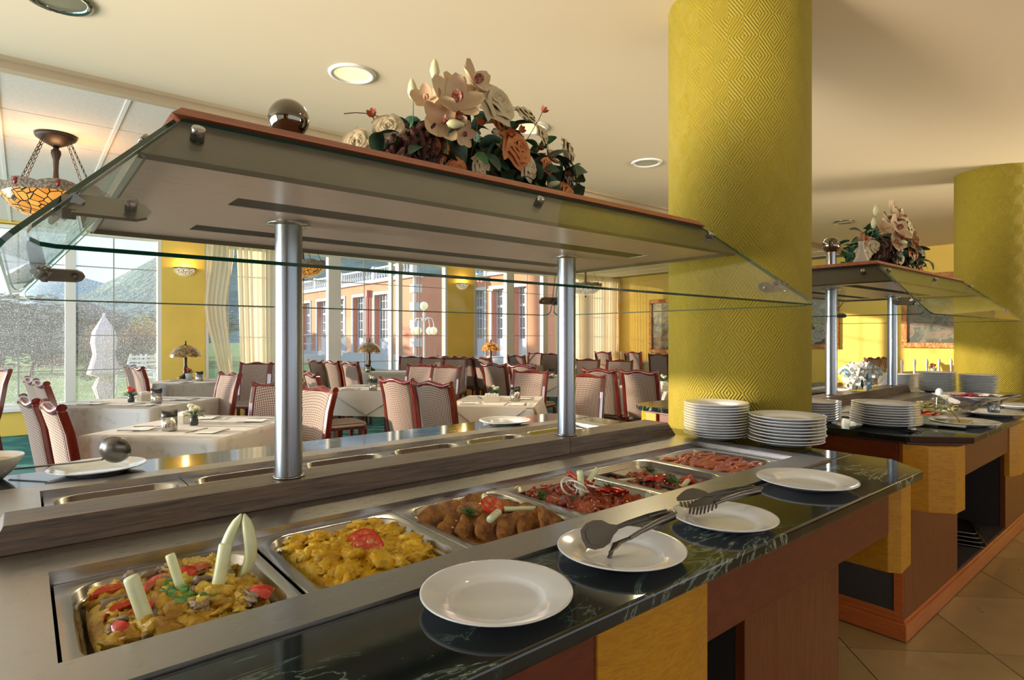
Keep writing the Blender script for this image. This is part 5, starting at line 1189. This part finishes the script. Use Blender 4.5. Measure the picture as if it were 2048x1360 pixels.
def table_lamp(x, y, lab, mt, s_=1):
    T = thing('table_lamp', lab, 'table lamp', (x, y, ZT_)); T.scale = (s_,)*3
    MB().lathe([(0, 0), (.085, 0), (.09, .012), (.06, .03), (.03, .05), (.020, .09), (.026, .12), (.016, .16), (.018, .24), (.010, .28), (0, .28)][::-1], 24).build('base', m_brass, T)
    n = 32; L = []
    for k, (r_, z) in enumerate([(.165, .27), (.155, .31), (.115, .36), (.06, .395), (.02, .405)]):
        L.append([(r_*(1+.04*math.cos(8*2*PI*i/n)*(k == 0))*math.cos(2*PI*i/n), r_*math.sin(2*PI*i/n), z-(.012*abs(math.sin(4*2*PI*i/n)) if k == 0 else 0)) for i in range(n)])
    MB().loft(L).build('lamp_shade', mt, T); MB().lathe([(0, .40), (.016, .405), (.008, .425), (.012, .44), (0, .46)][::-1], 12).build('finial', m_brass, T)
table_lamp(1.87, 9.92, 'dark stained glass table lamp against the first yellow pier', m_st2, 1.25); table_lamp(4.95, 10.12, 'pale stained glass table lamp in front of the window mullion', m_st2, 1.3); table_lamp(7.75, 10.05, 'orange stained glass table lamp against the second yellow pier', m_st1, 1.25)
for x, z, lb in ((2.02, 2.50, 'half-bowl glass wall light glowing on the first yellow pier'), (7.50, 2.56, 'half-bowl glass wall light glowing on the second yellow pier')):
    T = thing('wall_light', lb, 'wall light', (x, YF-.02, z))
    rows = []
    for i in range(7):
        th = PI/2*i/6; rows.append([(.16*math.sin(th)*math.cos(a), -.13*math.sin(th)*math.sin(a), -.13*math.cos(th)) for a in [PI*j/14 for j in range(15)]])
    MB().grid(rows).build('glass_bowl', m_st3, T); MB().tube([(.165*math.cos(a), -.135*math.sin(a), .0) for a in [PI*j/14 for j in range(15)]], .008, 6).build('rim', m_brass, T); MB().box(-.03, -.01, -.06, .03, 0, .02).build('bracket', m_brass, T)
    lamp('POINT', 'wall_light_bulb', (x, YF-.10, z+.03), 3.0, (1, .68, .25), shadow_soft_size=.04)

# ------------------------------------------------------------------ curtains
def curtain(lab, x0, x1, x0b, x1b, z0, folds, y=YF-.14, tie=None):
    n = folds*10; rows = []
    for k in range(13):
        v = k/12; z = HZ+.03-(HZ+.03-z0)*v; row = []
        a, b_2 = (x0+(x0b-x0)*v, x1+(x1b-x1)*v)
        if tie:
            f = min(1, v/tie[0]); g = max(0, (v-tie[0])/(1-tie[0])); f = f*f*(3-2*f)
            a = x0+(tie[1]-x0)*f+(x0b-tie[1])*g; b_2 = x1+(tie[2]-x1)*f+(x1b-tie[2])*g
        for i in range(n+1):
            u = i/n; row.append((a+(b_2-a)*u, y+.035*math.sin(u*folds*2*PI+.6*math.sin(v*3))*(.6+.4*math.sin(u*17)), z))
        rows.append(row)
    o = MB().grid(rows).build('curtain', m_curtain); return tag(o, lab, 'curtain', 'sheer cream curtains')
curtain('cream sheer curtain swept towards the first yellow pier', 2.36, 2.75, 2.62, 2.78, .30, 5, tie=(.45, 2.28, 2.62))
curtain('wide cream sheer curtain behind the first pole', 2.78, 3.92, 2.88, 3.85, .05, 12)
curtain('wide cream sheer curtain at the right end of the window wall', 10.2, 12.75, 10.3, 12.7, .05, 26)

# ------------------------------------------------------------------ paintings on the end wall
def painting(y0, y1, z0, z1, lab, cols):
    T = thing('framed_painting', lab, 'painting', (XR, (y0+y1)/2, (z0+z1)/2)); hy, hz = (y1-y0)/2, (z1-z0)/2
    m = M('painted_canvas', cols[0], .5); t = m.node_tree; b = t.nodes['Principled BSDF']; co = t.nodes.new('ShaderNodeTexCoord'); s = t.nodes.new('ShaderNodeSeparateXYZ'); n = t.nodes.new('ShaderNodeTexNoise'); n.inputs['Scale'].default_value = 4.5; n.inputs['Detail'].default_value = 8; n.inputs['Distortion'].default_value = 1.2
    t.links.new(co.outputs['Object'], s.inputs[0]); t.links.new(co.outputs['Object'], n.inputs[0])
    f = math_(t, 'ADD', math_(t, 'MULTIPLY', s.outputs[2], .28), n.outputs[0]); r = t.nodes.new('ShaderNodeValToRGB'); E_ = r.color_ramp.elements; E_[0].position = .30; E_[1].position = .72; E_[0].color = (*cols[0], 1); E_[1].color = (*cols[-1], 1)
    for k, c in enumerate(cols[1:-1]): e = E_.new(.38+.09*k); e.color = (*c, 1)
    t.links.new(f, r.inputs[0]); t.links.new(r.outputs[0], b.inputs['Base Color'])
    MB().box(-.03, -hy+.08, -hz+.08, -.015, hy-.08, hz-.08).build('canvas', m, T)
    for a in (((-.07, -hy, -hz, -.002, hy, -hz+.10)), ((-.07, -hy, hz-.10, -.002, hy, hz)), ((-.07, -hy, -hz+.10, -.002, -hy+.10, hz-.10)), ((-.07, hy-.10, -hz+.10, -.002, hy, hz-.10))): MB().box(*a).build('frame_side', m_gold, T, bevel=.015)
m_gold = M('carved_copper_gold_frame', (.42, .17, .045), .4, .3, bump=(35, 1, .02), noise_=(20, (.62, .32, .12), .45, .65))
painting(8.2, 9.75, .95, 2.36, 'framed painting of an arched ruin at the corner left of the thick column', [(.12, .10, .05), (.35, .22, .10), (.20, .26, .22), (.62, .52, .30)])
painting(5.0, 6.9, 1.13, 2.45, 'framed snowy landscape painting just right of the thick yellow column', [(.06, .06, .04), (.42, .40, .28), (.20, .24, .20), (.42, .48, .50)])
painting(2.15, 3.88, 1.18, 2.56, 'framed dark forest painting behind the far poles', [(.05, .06, .04), (.14, .14, .09), (.20, .12, .07), (.05, .08, .05), (.22, .25, .20)])

# ------------------------------------------------------------------ outside
GZ = -.15
m_lawn = M('lawn', (.20, .31, .08), .9, noise_=(.6, (.36, .46, .16), .35, .7), bump=(30, .5, .05))
m_stone_w = M('pale_plinth_stone', (.55, .58, .64), .8); m_salmon = M('salmon_render', (.72, .29, .17), .85, noise_=(.8, (.63, .24, .14), .4, .7)); m_trimw = M('white_stucco_trim', (.70, .70, .74), .7)
m_doorw = M('blue_white_door', (.55, .62, .74), .5); m_doorg = M('dark_door_glass', (.10, .10, .13), .12, coat=.5); m_reveal = M('orange_reveal', (.60, .13, .06), .8); m_pipe = M('red_downpipe', (.42, .035, .03), .5)
g = MB(); g.box(-60, YF+.25, GZ-.1, 90, 140, GZ); o = struct(g.build('lawn', m_lawn))
def building(lab, X, y0, y1, doors, dw, zt, zb, off=.12):
    B = thing('building', lab, 'building', (X, (y0+y1)/2, GZ)); yc = (y0+y1)/2
    def bd(mb, nm, mat, par=B, **kw):
        mb.v = [(v[0]-X, v[1]-yc, v[2]-GZ) for v in mb.v]; return mb.build(nm, mat, par, **kw)
    w = MB(); zt_d, zb_d = 3.36, .55
    ys = [y0]+[v for d in sorted(doors) for v in (d-dw/2, d+dw/2)]+[y1]
    for i in range(0, len(ys), 2): w.box(X, ys[i], zb_d, X+.3, ys[i+1], zt_d)
    w.box(X, y0, zt_d, X+.3, y1, zb); w.box(X+.3, y0, GZ, X+5, y1, zb)
    bd(w, 'wall', m_salmon); bd(MB().box(X-.06, y0-.05, GZ, X+.3, y1, zb_d), 'plinth', m_stone_w)
    bd(MB().box(X-.20, y0-.2, zb-.10, X+.3, y1, zb+.02), 'cornice', m_trimw)
    bd(MB().box(X-.16, y0-.16, zt-.08, X-.02, y1, zt).box(X-.16, y0-.16, zb+.02, X-.02, y1, zb+.08), 'balustrade_rail', m_trimw)
    bal = MB().lathe([(.05, 0), (.035, .04), (.06, .16), (.03, .30), (.045, zt-zb-.16)], 6).mesh('baluster', m_trimw)
    n = int((y1-y0)/.26)
    for i in range(min(n, 70)):
        if i % 14 == 0: bd(MB().box(X-.2, y0+.26*i-.13, zb+.02, X+.02, y0+.26*i+.1, zt+.06), 'balustrade_post', m_trimw); continue
        o = bpy.data.objects.new('baluster', bal); COL.objects.link(o); o.parent = B; o.location = (-.09, y0+.26*i-yc, zb+.08-GZ)
    for d in doors:
        a, b_2 = d-dw/2, d+dw/2
        s = MB().box(X-.05, a-.12, zb_d, X+.02, a, zt_d+.14).box(X-.05, b_2, zb_d, X+.02, b_2+.12, zt_d+.14).box(X-.05, a, zt_d, X+.02, b_2, zt_d+.14)
        so = bd(s, 'window_surround', m_trimw)
        bd(MB().box(X+.05, b_2-.02, zb_d, X+.29, b_2, zt_d), 'reveal', m_reveal)
        f = MB().box(X+.22, a, zb_d, X+.30, b_2, zb_d+.75)
        for yy in (a, (a+b_2)/2-.04, b_2-.08): f.box(X+.22, yy, zb_d+.75, X+.30, yy+.08, zt_d)
        for zz in (zb_d+1.15, zb_d+1.6, zb_d+2.05, zb_d+2.5): f.box(X+.23, a, zz, X+.29, b_2, zz+(.10 if zz < zb_d+2.1 and zz > zb_d+2.0 else .035))
        for yy in (a+dw*.25, b_2-dw*.25): f.box(X+.23, yy-.015, zb_d+.75, X+.29, yy+.015, zt_d)
        fo = bd(f, 'french_window', m_doorw)
        bd(MB().box(X+.27, a, zb_d+.75, X+.285, b_2, zt_d), 'pane', m_doorg)
    return B, bd
B1, bd1 = building('long salmon-red building with balustrade and tall french windows, seen through the middle window', 13.0, 22.2, 40, [25.3, 27.7, 30.1, 32.5, 34.9, 37.3], 1.35, 4.64, 4.03)
q = MB()
for k in range(9): q.box(12.9, 22.12, .55+.39*k, 13.02+.28*(k % 2), 22.22+.26*(k % 2), .55+.39*k+.36)
bd1(q, 'quoin', m_trimw); bd1(MB().tube([(12.9, 26.5, 0), (12.9, 26.5, 3.3)], .07, 8).box(12.78, 26.38, 3.3, 13.0, 26.62, 3.62), 'downpipe', m_pipe)
bd1(MB().tube([(11.2, 33.6, .75), (11.9, 33.6, 1.45), (12.9, 33.6, 1.45)], .05, 6).tube([(11.2, 33.6, .3), (11.9, 33.6, .95), (12.9, 33.6, .95)], .04, 6).box(11.2, 32.4, GZ, 13, 33.6, .35), 'stair_railing', m_trimw)
B2, bd2 = building('salmon-red wing with round tower and french windows, seen right of the second yellow pier', 15.2, 16.2, 22.2, [20.6, 19.15, 17.7], .95, 4.64, 4.03)
bd2(MB().lathe([(.42, GZ), (.42, 4.0), (.50, 4.05), (.50, 4.15), (.42, 4.2)], 28, (15.25, 16.85, 0)), 'round_tower', m_salmon)
bd2(MB().box(17.2, 10.6, GZ, 22, 16.2, 4.6), 'side_wall', m_salmon)
for k in range(3): bd2(MB().box(17.12, 11.2+1.6*k, 1.0, 17.2, 12.2+1.6*k, 3.0).box(17.1, 11.15+1.6*k, 1.95, 17.21, 12.25+1.6*k, 2.02), 'window_shutter', m_doorw)
# hills
def hill(name, dist, prof, mat, seed, rough_):
    n = 160; a0, a1 = math.radians(20), math.radians(125); rows = []
    for k in range(9):
        v = k/8; row = []
        for i in range(n+1):
            a = a0+(a1-a0)*i/n; tx = math.degrees(a)
            for (p, h0), (q, h1) in zip(prof, prof[1:]):
                if p <= tx <= q: hh = h0+(h1-h0)*(tx-p)/(q-p); break
            else: hh = prof[0][1] if tx < prof[0][0] else prof[-1][1]
            nn = noise.fractal(Vector((i*.11, v*2, seed)), 1, 2, 4)*rough_
            d = dist*(.62+.38*v); h = (hh+nn*.01)*dist*math.sin(v*PI/2)**1.15+nn*dist*.012*math.sin(v*PI)
            row.append((d*math.cos(a), d*math.sin(a), GZ-.5+max(0, h)))
        rows.append(row)
    o = MB().grid(rows).build(name, mat); return struct(o)
m_hill = M('haze_tinted_forest_hill', (.10, .19, .20), 1, noise_=(.11, (.22, .33, .30), .42, .62), bump=(.5, 1, 2)); m_hill2 = M('haze_tinted_far_ridge', (.24, .36, .43), 1, noise_=(.05, (.31, .43, .47), .4, .6))  # bluish aerial haze is mixed into both forest colours
# azimuth from +X axis -> slope angle tangent (x = 0..300 px spans 91..81 degrees)
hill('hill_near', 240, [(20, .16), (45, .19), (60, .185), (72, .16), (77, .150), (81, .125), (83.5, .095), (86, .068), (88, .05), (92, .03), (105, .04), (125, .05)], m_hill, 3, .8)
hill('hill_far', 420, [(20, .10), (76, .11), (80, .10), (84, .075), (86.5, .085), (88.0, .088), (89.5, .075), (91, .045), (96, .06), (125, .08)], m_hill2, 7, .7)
# trees
def tree_mesh(seed, n, h, w, sz):
    rr = random.Random(seed); mb = MB()
    blobs = [(rr.uniform(-w*.6, w*.6), rr.uniform(-w*.5, w*.5), rr.uniform(h*.28, h*.92), rr.uniform(.25, .5)*w) for _ in range(14)]
    for i in range(n):
        bx, by, bz, br = rr.choice(blobs); d = Vector((rr.gauss(0, 1), rr.gauss(0, 1), rr.gauss(0, 1))).normalized(); p = Vector((bx, by, bz))+d*br*rr.uniform(.75, 1.05)
        a = Matrix.Rotation(rr.uniform(0, 6.28), 3, 'Z') @ Matrix.Rotation(rr.uniform(-1.2, 1.2), 3, 'X'); s_ = sz*rr.uniform(.6, 1.3)
        mb.add([p+a @ Vector(q)*s_ for q in ((-1, -.4, 0), (0, -.6, .1), (1, 0, 0), (0, .6, .1), (-.9, .4, 0))], [(0, 1, 2, 3, 4)])
    return mb
m_tree = [M('dark_tree_foliage', (.10, .14, .10), .9, noise_=(1.5, (.22, .27, .20), .35, .7)), M('green_tree_foliage', (.12, .18, .05), .9, noise_=(1.5, (.22, .28, .08), .35, .7)), M('autumn_foliage', (.50, .22, .06), .9, noise_=(2, (.55, .36, .10), .4, .7)), M('yellow_foliage', (.55, .48, .12), .9), M('grey_green_foliage', (.20, .27, .22), .9, noise_=(1.2, (.34, .40, .32), .35, .7))]
tms = [tree_mesh(k, 2600, 1.0, .45, .030).mesh('crown', m_tree[k]) for k in range(5)]
TR = [(-.9, 38.5, 3.5, 7, 4, 'broad grey-green tree behind the left edge of the left window'), (.6, 38.2, 3.1, 5, 0, 'dark tree behind the left half of the left window'), (2.0, 38.2, 2.5, 5, 4, 'grey-green tree behind the wide window mullion'), (3.3, 38.0, 2.6, 5, 0, 'dark tree right behind the closed parasol'), (2.45, 31.8, 2.1, 1.4, 2, 'orange autumn tree left above the parasol'), (3.75, 30.7, 2.15, 1.6, 2, 'orange autumn tree right of the parasol tip'),
      (4.7, 33.5, 2.4, 2.2, 3, 'yellow tree at the right edge of the left window'), (1.75, 22.5, 1.0, 1.3, 1, 'light green shrub low at the left of the parasol'), (.2, 28.5, 1.7, 3.5, 0, 'low dark hedge bush at the left window'), (4.0, 30.5, 1.5, 3.2, 0, 'dark bush below the orange autumn tree'), (5.9, 37, 2.7, 5, 4, 'grey-green tree behind the first yellow pier'), (-5, 36, 4.5, 8, 0, 'tree beyond the left frame edge'), (9.4, 46, 3.4, 6, 4, 'tree beside the far end of the long building'), (.9, 31, 1.3, 1.2, 2, 'small orange bush between mullion and dark hedge')]
for x, y, h, w, k, lb in TR:
    T = thing('tree' if h > 2.4 else 'bush', lb, 'tree' if h > 2.4 else 'bush', (x, y, GZ)); c = bpy.data.objects.new('crown', tms[k]); COL.objects.link(c); c.parent = T; c.scale = (w/.9, w/.9, h)
    MB().tube([(0, 0, 0), (.03*w, 0, h*.35), (0, .05, h*.6)], [.05*w*.5, .035*w*.5, .01], 8).build('trunk', m_twig, T)
# parasol, garden chairs, small house, street lamp
m_par = M('pale_lilac_canvas', (.60, .52, .58), .9, bump=(8, .4, .03))
P_ = thing('closed_parasol', 'closed pale parasol standing on the lawn behind the left window', 'parasol', (1.52, 17.5, GZ)); n = 24
L = []
for z, r_, st_ in ((2.06, .01, 0), (1.95, .07, .1), (1.65, .22, .12), (1.4, .25, .12), (1.1, .20, .15), (.75, .27, .2), (.62, .29, .25), (.55, .12, .1), (.3, .21, .15), (.02, .13, .1)):
    L.append([(r_*(1+st_*math.cos(8*2*PI*i/n))*math.cos(2*PI*i/n), r_*(1+st_*math.cos(8*2*PI*i/n))*math.sin(2*PI*i/n), z) for i in range(n)])
MB().loft(L[::-1], capstart=True).build('folded_canopy', m_par, P_); MB().lathe([(0, -.0), (.03, 0), (.03, 2.1), (0, 2.12)][::-1], 10).build('pole', m_trimw, P_)
def gchair(x, y, rz, lab):
    T = thing('garden_chair', lab, 'garden chair', (x, y, GZ), rz)
    for s_ in (-1, 1): MB().tube([(s_*.24, .25, 0), (s_*.24, .22, .62), (s_*.24, -.18, .64), (s_*.24, -.25, .9), (s_*.22, -.30, 1.05)], .03, 6).tube([(s_*.24, -.30, 0), (s_*.24, -.20, .42)], .025, 6).build('side_frame', m_white, T)
    MB().box(-.23, -.22, .40, .23, .24, .44).build('seat', m_white, T)
    for k in range(5): MB().box(-.22, -.24-.012*k, .50+.11*k, .22, -.22-.012*k, .57+.11*k).build('back_slat', m_white, T)
gchair(2.25, 18.9, 2.4, 'white plastic garden chair right of the closed parasol'); gchair(2.85, 19.0, -2.6, 'white plastic garden chair close to the first yellow pier')
H_ = thing('house', 'small white house among the trees left of the parasol', 'building', (2.6, 42.5, GZ)); MB().box(-2.2, -2, 0, 2.2, 2, 2.6).build('wall', m_trimw, H_); MB().prism([(-2.5, 2.55), (2.5, 2.55), (0, 3.5)], -2.3, 2.3, ax='y').build('roof', m_doorg, H_)
for k in range(3): MB().box(-1.7+1.3*k, -2.04, 1.0, -.9+1.3*k, -2.0, 1.9).build('window', m_doorg, H_)
m_globe = M('opal_globe', (.85, .80, .60), .2, emit=((1, .85, .5), .25))
S_ = thing('street_lamp', 'white garden lamp post with hanging globes before the long building', 'street lamp', (8.9, 14.7, GZ))
MB().lathe([(.07, 0), (.06, .5), (.03, .55), (.028, 2.1), (.045, 2.15), (.02, 2.3), (0, 2.3)][::-1], 14).build('post', m_trimw, S_)
MB().ball((0, 0, 2.42), .12, 20).build('globe', m_globe, S_)
for k in range(4):
    a = .5+k*PI/2; c_, s_ = math.cos(a), math.sin(a)
    MB().tube([(0, 0, 1.95), (c_*.12, s_*.12, 2.08), (c_*.27, s_*.27, 2.05), (c_*.32, s_*.32, 1.9), (c_*.32, s_*.32, 1.8)], .014, 6).build('arm', m_trimw, S_)
    MB().ball((c_*.32, s_*.32, 1.70), .105, 16, 0, (1, 1, 1.1)).build('globe', m_globe, S_)
